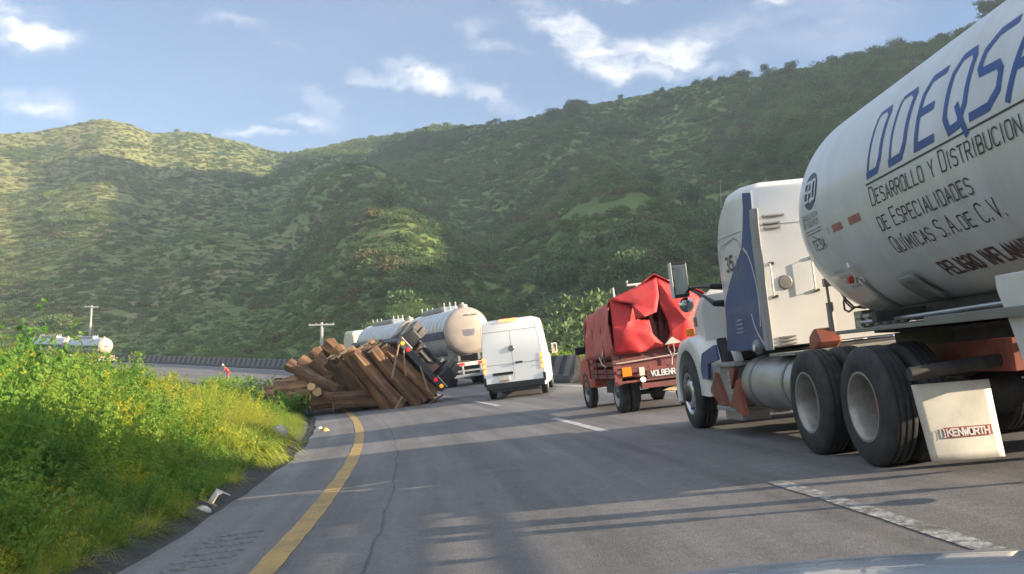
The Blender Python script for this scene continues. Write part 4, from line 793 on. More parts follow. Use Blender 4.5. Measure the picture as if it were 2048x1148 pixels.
q = MB(); q.prism([(.46, 2.12, 1.02), (.48, 2.35, 1.02), (.48, 2.3, 1.18), (.47, 2.12, 1.26), (.46, 1.96, 1.1)], (.27, 0, .0)); q.build('deck_box', M['orange'], K, 0, bevel=.03)
q = MB(); pg = loc_of(KF, 1664, 640, 1, 2.1); q.cyl((pg.x, 2.1, 1.1), (pg.x-.005, 2.1, 1.52), .045, .038, 12); q.cyl((pg.x-.005, 2.1, 1.52), (pg.x-.01, 2.1, 1.84), .016, seg=8); q.box((pg.x+.06, 2.1, 1.74), (.2, .06, .09)); hs = q.build('hose_post', M['grey_metal'], K, 20)
for k, (c_, dx, dz) in enumerate((('dark', .0, 0), ('dark', .09, .02), ('dark', .17, -.01), ('orange', .22, .03))):
    pts = [(pg.x+.06+dx*.5+(.05+.02*k)*math.sin(i*.9+k)+i*.02*dx*4, 2.1-i*.07, 1.72+dz-.32*math.sin(i/14*math.pi)*(1 if k < 3 else .5)+.03*math.cos(i*1.7+k)) for i in range(15)]; q = MB(); q.tube(pts, .011, 6); q.build('air_hose', M[c_], hs)
# mudflaps on their hanger bar
q = MB(); q.tube([(.05, -.84, .8), (.5, -.84, .82), (1.22, -.84, .84), (1.94, -.84, .82), (2.39, -.84, .8)], .055, 12); q.build('mudflap_bar', M['dark'], K)
for sd in (-1, 1):
    ms = lambda x: x if sd < 0 else 2.44-x
    P = [loc_of(KF, *c, 1, -.84) for c in ((1823, 770), (1978, 758), (2008, 912), (1862, 924))]
    q = MB(); q.grid(lambda a, b: (ms((P[0].x*(1-a)+P[1].x*a)*(1-b)+(P[3].x*(1-a)+P[2].x*a)*b), -.84-.025*math.sin(a*3.1)*b-.02*b*b, (P[0].z*(1-a)+P[1].z*a)*(1-b)+(P[3].z*(1-a)+P[2].z*a)*b), 10, 10); fl = q.build('mudflap', M['flap'], K, 60, solid=.012)
    if sd < 0:
        def fm(u, v, o, P=P):
            a, b = u, v; return ((P[0].x*(1-a)+P[1].x*a)*(1-b)+(P[3].x*(1-a)+P[2].x*a)*b, -.84-.025*math.sin(a*3.1)*b-.02*b*b-.006-o, (P[0].z*(1-a)+P[1].z*a)*(1-b)+(P[3].z*(1-a)+P[2].z*a)*b)
        q = MB(); q.grid(lambda a, b: fm(.24+.65*a, .575+.13*b, .003), 14, 2); q.build('red_label', mat('flap_red', (.30, .05, .035), .55, var=.15, scale=14), fl, 0)
        ln, tw = text_lines('KENWORTH', .085, .077, .02, small=1, gap=.2); q = MB(); ribbons(q, [[(.285+x*.93, .683-y) for x, y in l] for l in ln], .02, fm, .006, .02); ribbons(q, [[(.2, .6), (.2, .69)], [(.235, .585), (.25, .60), (.25, .69), (.235, .70)]], .016, fm, .0062, .02); q.build('flap_lettering', M['white'], fl, 0)

# ------------------------------------------------------------------ tank trailer coupled to it
TXC, TZC, TR, TY0, TL, TZ, TX = 1.22, 2.38, 1.094, 1.16, .962, -.026, .032
TT_ = empty('tank_trailer', 'white chemical tank trailer with blue DDEQSA lettering, coupled to the nearest tractor', 'tank trailer'); TT_.matrix_world = KF
def tk(y, ang, off=0):
    r = TR*(math.sqrt(max(1-((y-TY0)/TL)**2, 0)) if y > TY0 else 1); r = max(r, 0)+off; a = R_(ang)
    return (TXC+TX*y-r*math.cos(a), y, TZC+TZ*y+r*math.sin(a))
q = MB(); ys = [TY0+TL*math.sin(k/24*math.pi/2) for k in range(24, -1, -1)]+[.6, 0, -1, -2, -4, -6, -8, -9.2]; ys[0] -= .0005
rings = [[tk(y, a) for a in np.arange(0, 360, 4)] for y in ys]
rings += [[tuple(np.array(tk(-9.2, a))*s_+np.array((TXC-TX*9.2, -9.2-d_, TZC+TZ*-9.2))*(1-s_)+np.array((0, -d_*s_, 0))) for a in np.arange(0, 360, 4)] for s_, d_ in ((.92, .12), (.7, .25), (.3, .33))]
q.loft(rings); tank = q.build('tank', M['tank_white'], TT_, 60)
ft_ = lambda u, v, o: tk(-u, math.degrees(v/TR), o)       # u runs backwards along the tank, v is height along the skin
def tank_text(name, s, y0, ang, h, adv, wd, m_, slant=0, small=.78, gap=.3, par=tank):
    x0 = 0
    for w_ in s.split(' '):
        ln, w = text_lines(w_, h, adv, slant, small=small, gap=gap); q = MB(); ribbons(q, [[(-y0+x0+x, R_(ang)*TR+y) for x, y in l] for l in ln], wd, ft_, .003, .03); q.build(name, m_, par, 0); x0 += w+adv*.75
# the big letters: each drawn by its own outline strokes, leaning slightly
q = MB(); HB = R_(27.5)*TR; b0 = R_(3.2)*TR
def big(st, y, w, wd=.052): ribbons(q, [[(-y+p[0]*w+p[1]*.085, b0+p[1]*HB) for p in l] for l in st], wd, ft_, .003, .02)
Dg = [[(.04, .0), (.04, .93), (.12, 1), (.86, 1), (.95, .9), (.92, .2), (.72, .03), (.04, .0)]]
big(Dg, -.47, .27, .036); big([[(.8, .95), (.95, .9), (.92, .2), (.72, .03), (.04, .02)]], -.47, .27, .058)
big(Dg, -.91, .30, .036); big([[(.8, .95), (.95, .9), (.92, .2), (.72, .03), (.04, .02)]], -.91, .30, .062)
big([[(1.0, .97), (.3, .97), (.08, .78), (.06, .03), (1.0, .03)], [(.08, .5), (.82, .5)]], -1.37, .29, .062)
big([[(.3, .0), (.06, .2), (.06, .8), (.3, .98), (.8, .98), (.97, .84), (.97, .25), (.72, .02), (.3, .0)], [(.62, .26), (1.06, -.13)]], -1.82, .31, .06)
big([[(1.05, .98), (.5, .98), (.14, .82), (.1, .62), (.2, .53), (.82, .5), (.96, .4), (.94, .18), (.62, .03), (.0, .03)]], -2.22, .36, .062)
big([[(0, 0), (.52, 1), (1, 0)], [(.18, .33), (.82, .33)]], -2.68, .36, .062)
q.build('lettering', M['letter_blue'], tank, 0)
q = MB(); ribbons(q, [[(.43, R_(.1)*TR), (3.6, R_(-.1)*TR)]], .014, ft_); q.build('underline', M['letter_black'], tank, 0)
tank_text('lettering', 'Desarrollo y Distribucion', -.46, -9.6, .15, .099, .0115, M['letter_black'])
tank_text('lettering', 'de Especialidades', -.45, -21.3, .15, .098, .0115, M['letter_black'])
tank_text('lettering', 'Químicas S.A.de C.V.', -.47, -33, .15, .098, .0115, M['letter_black'])
tank_text('lettering', 'PELIGRO INFLAMABLE', -.86, -51.5, .15, .085, .026, M['letter_red'], small=1)
for y0, y1 in ((.5, .27), (.1, -.16)):
    q = MB(); q.grid(lambda a, b: tk(y0+(y1-y0)*a, -13.4+3.6*b+.2, .003), 6, 3); q.build('marker_tape', M['tape_red'], tank, 60)
# round emblem and small print near the nose
em = lambda u, v, o: tk(.955-u, 12.6+math.degrees(v/TR), o)
q = MB(); q.add([em(0, 0, .003)]+[em(.185*math.cos(a), .185*math.sin(a), .003) for a in np.linspace(0, 6.2832, 48, False)], [(0, 1+k, 1+(k+1) % 48) for k in range(48)]); eo = q.build('emblem', mat('emblem_blue', (.05, .065, .11), .45, var=.2, scale=12), tank, 60)
q = MB(); ln, w = text_lines('EPO', .19, .105, 0, small=1, gap=.15); ribbons(q, [[(x-w/2, y-.095) for x, y in l] for l in ln], .026, em, .006, .02); q.build('emblem_letters', M['white'], eo, 0)
for s_, ang, h in (('EXCELENCIA', -1.6, .05), ('EN EQUIPOS', -5.4, .05)): tank_text('small_print', s_, 1.2, ang, h, .046, .007, M['letter_grey'], small=1)
q = MB(); ribbons(q, [[(-1.18, R_(-7.6)*TR), (-.76, R_(-7.6)*TR)], [(-1.16, R_(-9.2)*TR), (-.76, R_(-9.2)*TR)], [(-1.04, R_(-10.5)*TR), (-.9, R_(-13.2)*TR), (-.86, R_(-15.2)*TR)]], .009, ft_); q.build('small_print', M['letter_grey'], tank, 0)
tank_text('small_print', 'TESA', 1.1, -18.4, .1, .085, .014, M['letter_grey'], slant=.1, small=1); tank_text('small_print', 'I', .62, -13, .06, .05, .01, M['letter_grey'], small=1)
for k in range(4): q = MB(); ribbons(q, [[(-.98+k*.03, R_(-32.5-k*3.6)*TR), (-.72+k*.03, R_(-32.5-k*3.6)*TR)]], .03, ft_); q.build('small_print', mat('faded_print', (.42, .42, .41), .5, var=.1, scale=10), tank, 0)
# saddle band, sight rail, valve box, subframe
q = MB(); q.grid(lambda a, b: tk(.56+.36*a+.1*(b-.5), -39-102*a, .02), 26, 3); q.build('saddle_band', M['silver'], TT_, 60, solid=.03)
q = MB(); p1_ = [tk(.5, -29.5, .03), tk(.42, -31, .07), tk(.44, -36, .07), tk(.6, -40, .04)]; q.tube(p1_, .012, 8); q.build('vent_pipe', M['white'], TT_)
q = MB(); c_ = tk(.66, -37.5, .05); q.box(c_, (.05, .05, .07)); q.build('red_tag', M['red_lens'], TT_, 0, bevel=.01)
q = MB(); q.grid(lambda a, b: tk(-.14-.3*a, -44-18*b, .028), 4, 6); q.build('cover_plate', M['dark'] if 0 else mat('plate_shade_grey', (.2, .2, .19), .5, var=.2, scale=5), TT_, 60, solid=.03)
q = MB(); q.bx(.78, 1.66, -.9, 1.3, 1.165, 1.215); q.bx(.2, 2.24, -.9, .85, 1.165, 1.2); q.bx(.2, .27, -9.3, -.9, 1.165, 1.235); q.bx(2.17, 2.24, -9.3, -.9, 1.2, 1.26); q.build('coupler_plate', M['grey_metal'], TT_, 0, bevel=.006)
q = MB()
for x in (.82, 1.62): q.bx(x-.05, x+.05, -9.3, 1.0, 1.22, 1.36)
for y in (-9, -7, -5, -3.4, -2.1, .2): q.bx(.3, 2.14, y-.05, y+.05, 1.24, 1.34)
q.build('subframe', M['dark'], TT_, 0, bevel=.006)
for k in range(7): q = MB(); y = .95-k*.12; q.lathe([(.0, 0), (.03, 0), (.03, .07), (.05, .08), (.05, .11), (0, .12)], (.5+.03*k, y, 1.22), 'z', 10); q.build('valve', M['silver'], TT_)
q = MB(); q.tube([(.5, 1.0, 1.26), (.48, .3, 1.25), (.44, -.8, 1.26), (.42, -1.9, 1.27)], .018, 8); q.build('pipe', M['silver'], TT_)
q = MB(); q.box((.95, 1.45, 1.28), (.5, .2, .2)); q.build('gladhand_box', M['grey_metal'], TT_, 0, bevel=.01)
for sd in (-1, 1):       # landing legs
    x = .37 if sd < 0 else 2.07
    q = MB(); q.loft([[(x-w, -2.08-d, z), (x+w, -2.08-d, z), (x+w, -2.08+d, z), (x-w, -2.08+d, z)] for w, d, z in ((.075, .075, .52), (.075, .085, .85), (.1, .13, 1.1), (.12, .2, 1.36), (.12, .2, 1.46))]); lg = q.build('landing_leg', M['white'], TT_, 20, bevel=.01)
    q = MB(); q.cyl((x, -2.08, .24), (x, -2.08, .56), .045, seg=12); q.lathe([(0, 0), (.13, 0), (.13, .02), (.05, .05), (0, .05)], (x, -2.08, .2), 'z', 16); q.build('leg_foot', M['silver'], lg)
for y in (-7.0, -8.3):
    for sd in (-1, 1): add_wheel(TT_, (0 if sd < 0 else 2.44, y, WR), WR, .27, sd, 'drive'); add_wheel(TT_, (.31 if sd < 0 else 2.13, y, WR), WR, .27, sd, 'car')
q = MB(); q.cyl((.3, -7, WR), (2.14, -7, WR), .08); q.cyl((.3, -8.3, WR), (2.14, -8.3, WR), .08); q.bx(.6, .75, -9, -6.2, .62, 1.17); q.bx(1.69, 1.84, -9, -6.2, .62, 1.17); q.build('axles', M['dark'], TT_, 30)
# ------------------------------------------------------------------ red stake pickup with its tarpaulin
M['red_paint'] = mat('faded_red_paint', (.46, .085, .05), .45, var=.15, scale=3, dirt=(.30, .12, .085), dirt_amt=.6, dscale=2.5)
M['rack_red'] = mat('rack_red_brown', (.20, .05, .045), .6, var=.25, scale=5, dirt=(.12, .07, .055), dirt_amt=.6, dscale=4)
M['tarp'] = mat('red_tarpaulin', (.50, .026, .03), .62, var=.14, scale=2.5, dirt=(.40, .085, .075), dirt_amt=.6, dscale=2.2, bump=.35, bscale=7, spec=.35)
M['tarp_faded'] = mat('faded_tarpaulin', (.52, .12, .11), .55, var=.12, scale=3, dirt=(.40, .16, .14), dirt_amt=.6, dscale=2.4, bump=.1, bscale=10)
M['wood_dark'] = mat('dark_wood', (.09, .035, .03), .6, var=.3, scale=5)
M['rope'] = mat('pale_rope', (.5, .42, .38), .8, var=.15, scale=20)
M['lamp_on'] = mat('lit_reverse_lamp', (.9, .8, .6), .3, emit=(1, .85, .6), estr=3.5, var=.05, scale=20)
RF = frame(2.15, 19.98, .128)
P_ = empty('pickup_truck', 'red stake-bed pickup loaded under a red tarpaulin, ahead of the nearest tractor', 'pickup truck'); P_.matrix_world = RF
W2 = .365
for sd in (-1, 1):
    xx = lambda x: x if sd < 0 else 1.72-x
    add_wheel(P_, (xx(0), 0, W2), W2, .2, sd, 'car'); add_wheel(P_, (xx(.22), 0, W2), W2, .2, sd, 'car'); add_wheel(P_, (xx(.0), 2.95, W2), W2, .2, sd, 'car')
q = MB(); q.cyl((.2, 0, W2), (1.52, 0, W2), .05); q.lathe([(0, -.15), (.13, -.1), (.17, 0), (.13, .1), (0, .15)], (.86, 0, W2), 'x', 16); q.bx(.45, .55, -.55, 3.4, .5, .62); q.bx(1.17, 1.27, -.55, 3.4, .5, .62); q.bx(.1, .42, .55, 1.3, .38, .66); q.build('running_gear', M['dark'], P_, 30)
q = MB(); q.bx(-.1, 1.8, -.6, 1.95, .7, .78); q.build('bed', M['rack_red'], P_, 0, bevel=.01)
q = MB()
for z in (.8, .95, 1.1, 1.3):
    q.bx(-.1, -.07, -.6, 1.88, z, z+.09); q.bx(1.79, 1.82, -.6, 1.88, z, z+.09)
    q.bx(-.07, 1.79, 1.83, 1.87, z, z+.09)
for y in (-.56, .25, 1.1, 1.84): q.bx(-.125, -.1, y-.035, y+.035, .7, 1.75); q.bx(1.82, 1.845, y-.035, y+.035, .7, 1.75)
q.build('side_rack', M['rack_red'], P_, 0)
rp = lambda px, py, y=-.66: loc_of(RF, px, py, 1, y)
q = MB(); q.bx(-.11, 1.81, -.64, -.6, .86, 1.0); q.bx(-.11, 1.81, -.64, -.6, 1.12, 1.2); q.bx(-.16, -.02, -.67, -.6, .58, 1.3); q.bx(1.72, 1.86, -.67, -.6, .58, 1.3); q.bx(.55, .66, -.66, -.6, .6, .88); q.bx(.0, 1.7, -.63, -.605, 1.0, 1.12); q.build('tailgate', M['rack_red'], P_, 0, bevel=.006)
q = MB(); q.bx(-.12, 1.82, -.68, -.6, .60, .645); q.bx(-.12, 1.82, -.69, -.6, .79, .86); q.bx(.35, 1.6, -.7, -.6, .46, .56); q.build('rear_bumper', M['rack_red'], P_, 0, bevel=.008)
for a, b, nm, m_ in (((1243, 736), (1264, 752), 'tail_lamp', 'amber'), ((1277, 735), (1290, 750), 'reflector', 'flap')):
    p, r_ = rp(*a, -.69), rp(*b, -.69); q = MB(); q.bx(p.x, r_.x, -.7, -.66, min(p.z, r_.z), max(p.z, r_.z)); q.build(nm, M[m_], P_, 0, bevel=.006)
q = MB(); q.bx(1.38, 1.56, -.7, -.66, .68, .78); q.build('tail_lamp', M['amber'], P_, 0, bevel=.006)
p = rp(1287, 759, -.69); q = MB(); q.lathe([(0, -.03), (.035, -.02), (.045, .0), (.045, .03)], (p.x, -.69, p.z), 'y', 16); q.build('reverse_lamp', M['lamp_on'], P_)
p, r_ = rp(1303, 750, -.69), rp(1352, 745, -.69); ln, tw = text_lines('VOLBENR', .1, .085, 0, small=1, gap=.25); q = MB(); ribbons(q, [[(p.x+x*(r_.x-p.x)/tw, p.z-.02+y) for x, y in l] for l in ln], .022, lambda u, v, o: (u, -.695-o, v), .004); q.bx(p.x-.05, r_.x+.05, -.69, -.66, p.z-.05, p.z+.11) if 0 else None; q.build('gate_lettering', M['white'], P_, 0)
q = MB(); q.bx(p.x-.08, 1.74, -.69, -.64, p.z-.055, p.z+.1); q.build('letter_board', M['wood_dark'], P_, 0)
p = rp(1345, 776, -.62); q = MB(); q.prism([(p.x-.2, -.6, p.z-.02), (p.x+.3, -.6, p.z-.08), (p.x+.3, -.6, p.z+.06), (p.x+.05, -.6, p.z+.05)], (0, -.03, 0)); q.build('cream_panel', mat('cream_panel', (.6, .42, .22), .6, var=.1, scale=8), P_, 0)
# cab, in front of the bed
body = [(2.0, .02, .5, 1.2), (2.4, .0, .46, 1.22), (3.2, .0, .46, 1.2), (3.55, .03, .5, 1.12), (3.95, .08, .5, 1.02), (4.05, .14, .54, .95)]
q = MB(); q.loft([rrect(x, 1.72-x, z0, z1, .13, y) for y, x, z0, z1 in body]); cb = q.build('cab', M['red_paint'], P_, 40)
q = MB(); q.loft([rrect(x, 1.72-x, 1.1, z1, .14, y) for y, x, z1 in ((2.0, .08, 1.74), (2.2, .08, 1.78), (2.7, .09, 1.76), (2.95, .12, 1.6), (3.35, .12, 1.2))]); q.build('cab_roof', M['red_paint'], P_, 40)
for sd in (-1, 1):
    x = .07 if sd < 0 else 1.65
    q = MB(); q.prism([(x, 2.12, 1.24), (x, 3.15, 1.24), (x+.03*-sd, 2.85, 1.6), (x+.02*-sd, 2.14, 1.64)], (.02*sd, 0, 0)); q.build('door_window', M['glass'], P_, 0)
    q = MB(); q.bx(x-.22*(sd < 0), x+.22*(sd > 0), 3.0, 3.08, 1.24, 1.42); q.build('mirror', M['black'], P_, 0, bevel=.02)
    xo = -.006 if sd < 0 else 1.726; q = MB(); q.lathe([(.36, 0), (.43, -.004*sd), (.44, .04*-sd), (.36, .06*-sd)], (xo, 2.95, W2+.02), 'x', 30); q.build('wheel_arch', M['dark'], P_, 30)
q = MB(); pa, pb, pc = loc_of(RF, 1254, 566, 1, 2.3), loc_of(RF, 1254, 571, 1, 2.3), loc_of(RF, 1290, 571, 1, 2.3); q.tube([(pa.x, 2.3, pa.z+.05), (pb.x, 2.3, pb.z), (pc.x+.9, 2.3, pb.z)], .028, 8); q.tube([(.75, 2.3, 1.7), (.75, 2.3, pb.z-.02)], .024, 8); q.tube([(1.3, 2.3, 1.7), (1.3, 2.3, pb.z-.02)], .024, 8); q.build('roof_rack', M['white'], P_, 30)
# the load and the tarpaulin drawn over it
cg = empty('cargo_bundle', 'dark red wooden furniture showing through the gap in the tarpaulin', 'cargo'); cg.matrix_world = RF
q = MB(); q.bx(.12, 1.6, -.36, 1.7, .79, 1.75); q.build('wardrobe', M['wood_dark'], cg, 0, bevel=.02)
for x in (.8, .96, 1.1): q = MB(); q.box((x, -.44, 1.65), (.09, .05, .95), Matrix.Rotation(R_(4*(x-.9)*20), 3, 'Y')); q.build('upright_board', M['rack_red'], cg, 0, bevel=.01)
TP = empty('tarpaulin', 'creased bright red tarpaulin tied over the load of the red pickup', 'tarpaulin'); TP.matrix_world = RF
def polyl(P, a):
    a = min(max(a, 0), 1)*(len(P)-1); i = min(int(a), len(P)-2); f = a-i; return np.array(P[i])*(1-f)+np.array(P[i+1])*f
TRr = [(-.15, 1.16), (-.15, 1.7), (-.1, 2.2), (.02, 2.28), (.45, 2.44), (.9, 2.66), (1.3, 2.42), (1.7, 2.28), (1.84, 2.2), (1.9, 1.7), (1.88, 1.16)]
TRf = [(-.14, 1.1), (-.14, 1.6), (-.08, 2.0), (.04, 2.08), (.45, 2.18), (.88, 2.24), (1.3, 2.2), (1.7, 2.12), (1.84, 2.0), (1.9, 1.6), (1.88, 1.1)]
def wr(x, y, z, k=1): p, r_ = np.array(x*2.3+z*1.7+5), np.array(y*2.1+z*1.3+2); return (abs(float(fbm(p*1.3+4, r_*1.3, 3)))*-.09+.015+float(fbm(p, r_, 4))*.02)*k
def roof(a, b):
    c = polyl(TRr, a)*(1-b)+polyl(TRf, a)*b; y = -.66+b*2.55; sag = -.1*math.sin(b*math.pi*2.0)**2*(1 if .25 < a < .75 else .25); w = wr(c[0], y, c[1])
    side = 1 if a < .25 else (-1 if a > .75 else 0); crease = .035*math.sin(b*17+c[1]*4)*(abs(side)); return (c[0]-side*(w+crease)*1.0, y, c[1]+(sag+w)*(1 if side == 0 else .2))
q = MB(); q.grid(lambda a, b: roof(.24+.76*a, b), 44, 34); q.build('cover', M['tarp'], TP, 60, solid=.012)
q = MB(); q.grid(lambda a, b: roof(.245*a, b) if a < 1 else roof(.24, b), 14, 30); q.build('side_cloth', M['tarp_faded'], TP, 60, solid=.012)
q = MB(); q.grid(lambda a, b: ((lambda c: (c[0], 1.9+.04*math.sin(c[0]*9), 1.1+(c[1]-1.1)*b))(polyl(TRf, a))), 30, 8); q.build('front_cloth', M['tarp'], TP, 75, solid=.012)
# the back of the cover: flat pulled panels with sharp creases between them, open at the middle
def creased(name, V, F, m_, cuts=5, amp=.02):
    import bmesh
    P = [loc_of(RF, px, py, 1, y) for px, py, y in V]; b = bmesh.new(); vs_ = [b.verts.new(p) for p in P]
    for f in F: b.faces.new([vs_[k] for k in f])
    bmesh.ops.triangulate(b, faces=b.faces[:]); bmesh.ops.subdivide_edges(b, edges=b.edges[:], cuts=cuts, use_grid_fill=True)
    for v in b.verts: v.co.y -= amp*float(fbm(np.array(v.co.x*3.1+v.co.z*1.9+4), np.array(v.co.z*2.3-v.co.x*.7+1), 4))*2
    me = bpy.data.meshes.new(name); b.to_mesh(me); b.free(); me.materials.append(m_); me.polygons.foreach_set('use_smooth', [True]*len(me.polygons)); me.set_sharp_from_angle(angle=R_(30)); o = bpy.data.objects.new(name, me); col.objects.link(o); o.parent = TP
    md = o.modifiers.new('thickness', 'SOLIDIFY'); md.thickness = .01; return o
#      0 top-left        1 under fold      2 fold tip        3 bottom-left     4 bottom mid      5 bottom centre   6 opening low-l    7 opening top-l   8 left middle
creased('rear_cloth', [(1219, 600, -.66), (1262, 612, -.70), (1278, 640, -.72), (1230, 710, -.70), (1280, 705, -.80), (1330, 692, -.74), (1306, 668, -.80), (1298, 640, -.70), (1252, 660, -.84), (1225, 655, -.72)],
        [(0, 1, 8, 9), (9, 8, 4, 3), (1, 2, 7, 6, 8), (8, 6, 5, 4)], M['tarp'])
creased('rear_cloth', [(1313, 556, -.66), (1352, 570, -.62), (1402, 588, -.58), (1408, 694, -.62), (1366, 697, -.76), (1332, 692, -.74), (1340, 664, -.82), (1334, 640, -.72), (1322, 616, -.70), (1372, 640, -.86), (1350, 612, -.78), (1316, 590, -.68)],
        [(0, 1, 10, 8, 11), (1, 2, 9, 10), (2, 3, 9), (3, 4, 6, 9), (4, 5, 6), (9, 6, 7, 10), (10, 7, 8)], M['tarp'])
creased('hanging_fold', [(1219, 599, -.67), (1266, 577, -.67), (1313, 555, -.67), (1318, 590, -.86), (1313, 624, -.93), (1290, 634, -.98), (1272, 640, -.90), (1264, 608, -.82), (1236, 604, -.74)],
        [(0, 1, 7, 8), (1, 2, 3, 7), (3, 4, 5, 7), (5, 6, 7)], M['tarp'])
for P in ([(.98, -.86, 1.36), (.96, -.74, 1.2), (1.02, -.72, 1.02), (1.0, -.71, .86)], [(1.02, -.86, 1.36), (1.08, -.74, 1.12), (1.02, -.72, .98)], [(1.02, -.72, 1.06), (1.4, -.71, 1.05), (1.8, -.71, 1.08)], [(-.1, -.71, 1.0), (.4, -.71, 1.02), (1.0, -.72, 1.05)], [(-.2, .3, 1.15), (-.2, .1, 1.0), (-.2, -.2, .95)]): q = MB(); q.tube(P, .013, 6); q.build('rope', M['rope'], TP)
q = MB(); q.prism([(.86, -.87, 1.26), (1.2, -.87, 1.27), (1.02, -.88, 1.4)], (0, -.01, 0)); q.prism([(-.22, .02, 1.1), (-.22, -.2, 1.2), (-.22, -.26, 1.34)], (-.01, 0, 0)); q.build('pale_lining', M['flap'], TP, 0)
# ------------------------------------------------------------------ white van
VF = frame(.17, 32.2, -.085)
V = empty('cargo_van', 'white high-roof cargo van with its brake lamps on, stopped in the middle', 'van'); V.matrix_world = VF
M['van_seam'] = mat('van_seam', (.35, .35, .36), .6, var=.1, scale=8)
def vr(y, w, z0, zt, tw, r): # body section: tapers inward above the waist
    P = []
    for x, z in ((w-.03, z0), (w, z0+.12), (w, 1.25), (w-(w-tw)*.35, 1.7), (tw, zt-r), (tw-r*.3, zt-r*.3), (tw-r, zt)): P.append((x, y, z))
    return P+[(-x, y_, z) for x, y_, z in P[::-1]]
q = MB(); q.loft([vr(*s) for s in ((.0, .985, .34, 2.5, .86, .1), (.03, 1.0, .34, 2.55, .87, .12), (.6, 1.01, .32, 2.6, .88, .14), (3.6, 1.01, .32, 2.62, .88, .16), (4.3, 1.0, .32, 2.5, .86, .2), (4.9, .99, .32, 1.9, .84, .2), (5.3, .98, .32, 1.42, .82, .16), (5.9, .9, .34, 1.15, .72, .16))]); q.build('body', M['van_white'], V, 35)
vp = lambda px, py, y=-.0: loc_of(VF, px, py, 1, y)
fv = lambda u, v, o: (u, -.004-o, v)
q = MB(); ribbons(q, [[(-.9, 2.2), (.88, 2.2)], [(.0, 2.2), (.0, .62)], [(-.96, 1.13), (-.3, 1.13), (.3, 1.13), (.96, 1.13)], [(-.92, 2.44), (-.97, 1.2), (-.97, .6)], [(.9, 2.44), (.96, 1.2), (.96, .6)]], .014, fv); q.build('door_seam', M['van_seam'], V, 0)
q = MB(); q.lathe([(0, -.03), (.085, -.028), (.1, -.015), (.1, .0)], (.0, 0, 1.62), 'y', 24); bd = q.build('round_badge', mat('badge_chrome', (.2, .2, .2), .3, .7, var=.2, scale=20), V); q = MB(); ribbons(q, [[(-.055, 1.675), (0, 1.63), (.055, 1.675)], [(-.07, 1.65), (-.035, 1.565), (0, 1.62), (.035, 1.565), (.07, 1.65)]], .014, lambda u, v, o: (u, -.03-o, v)); q.build('badge_mark', M['alu'], bd, 0)
q = MB(); q.box((.2, -.02, 1.15), (.24, .05, .05)); q.build('door_handle', M['black'], V, 0, bevel=.01)
q = MB(); q.box((-.36, -.018, .83), (.66, .035, .085)); q.build('grip_strip', M['black'], V, 0, bevel=.006)
q = MB(); q.box((-.34, -.012, .66), (.34, .02, .16)); pl = q.build('number_plate', M['flap'], V, 0, bevel=.004); q = MB(); q.box((-.34, -.024, .6), (.32, .006, .03)); q.build('plate_strip', M['tape_red'], pl, 0)
M['brake'] = mat('lit_brake_lamp', (.7, .08, .02), .3, emit=(1, .16, .04), estr=1.6, var=.25, scale=12); M['brake_hi'] = mat('lit_high_brake_lamp', (.8, .08, .03), .3, emit=(1, .12, .04), estr=2.6, var=.05, scale=12)
for sd in (-1, 1):
    q = MB(); q.loft([[(sd*.9, -.014, z), (sd*(.975-t_), -.02, z), (sd*(1.012-t_), .09, z), (sd*.9, .09, z)] for z, t_ in ((.88, .0), (1.1, .0), (1.38, .0))]); lp = q.build('tail_lamp', M['brake'], V, 0, bevel=.006)
    for z in (1.04, 1.2): q = MB(); q.box((sd*.945, -.02, z), (.1, .02, .02)); q.build('lamp_rib', M['red_lens'], lp, 0)
    q = MB(); q.bx(min(sd*.93, sd*1.015), max(sd*.93, sd*1.015), -.03, .1, .46, .74); q.build('bumper_corner', M['black'], V, 0, bevel=.01)
    add_wheel(V, (sd*.99, 1.15, .35), .35, .23, sd, 'car'); add_wheel(V, (sd*.98, 4.85, .35), .35, .23, sd, 'car')
    q = MB(); q.loft([[(sd*(1.02+a), 4.75+b*.08, 1.25+c) for b, c in ((-1, -.0), (1, -.0), (1, .38), (-1, .38))] for a in (.06, .26)]); mi = q.build('mirror', M['van_white'], V, 0, bevel=.03); q = MB(); q.bx(min(sd*1.1, sd*1.27), max(sd*1.1, sd*1.27), 4.655, 4.67, 1.3, 1.6); q.build('mirror_glass', M['mirror'], mi, 0); q = MB(); q.bx(min(sd*.98, sd*1.1), max(sd*.98, sd*1.1), 4.72, 4.8, 1.26, 1.34); q.build('mirror_arm', M['black'], mi, 0)
    q = MB(); q.prism([(sd*1.0, 3.75, 1.3), (sd*1.0, 4.75, 1.3), (sd*.93, 4.5, 1.85), (sd*.93, 3.8, 1.9)], (sd*.012, 0, 0)); q.build('door_window', M['glass'], V, 0)
q = MB(); q.loft([[(-.28, -.03, z), (.28, -.03, z), (.26, .06, z+.01), (-.26, .06, z+.01)] for z in (2.5, 2.575)]); q.build('high_brake_lamp', M['brake_hi'], V, 0, bevel=.008)
q = MB(); q.bx(-.96, .96, -.06, .2, .34, .54); q.bx(-.8, .8, -.02, .5, .24, .36); q.build('rear_bumper', M['black'], V, 0, bevel=.02)
q = MB(); q.cyl((-.8, 1.15, .35), (.8, 1.15, .35), .05); q.bx(-.6, .6, .3, 5.2, .28, .36); q.build('running_gear', M['dark'], V, 30)
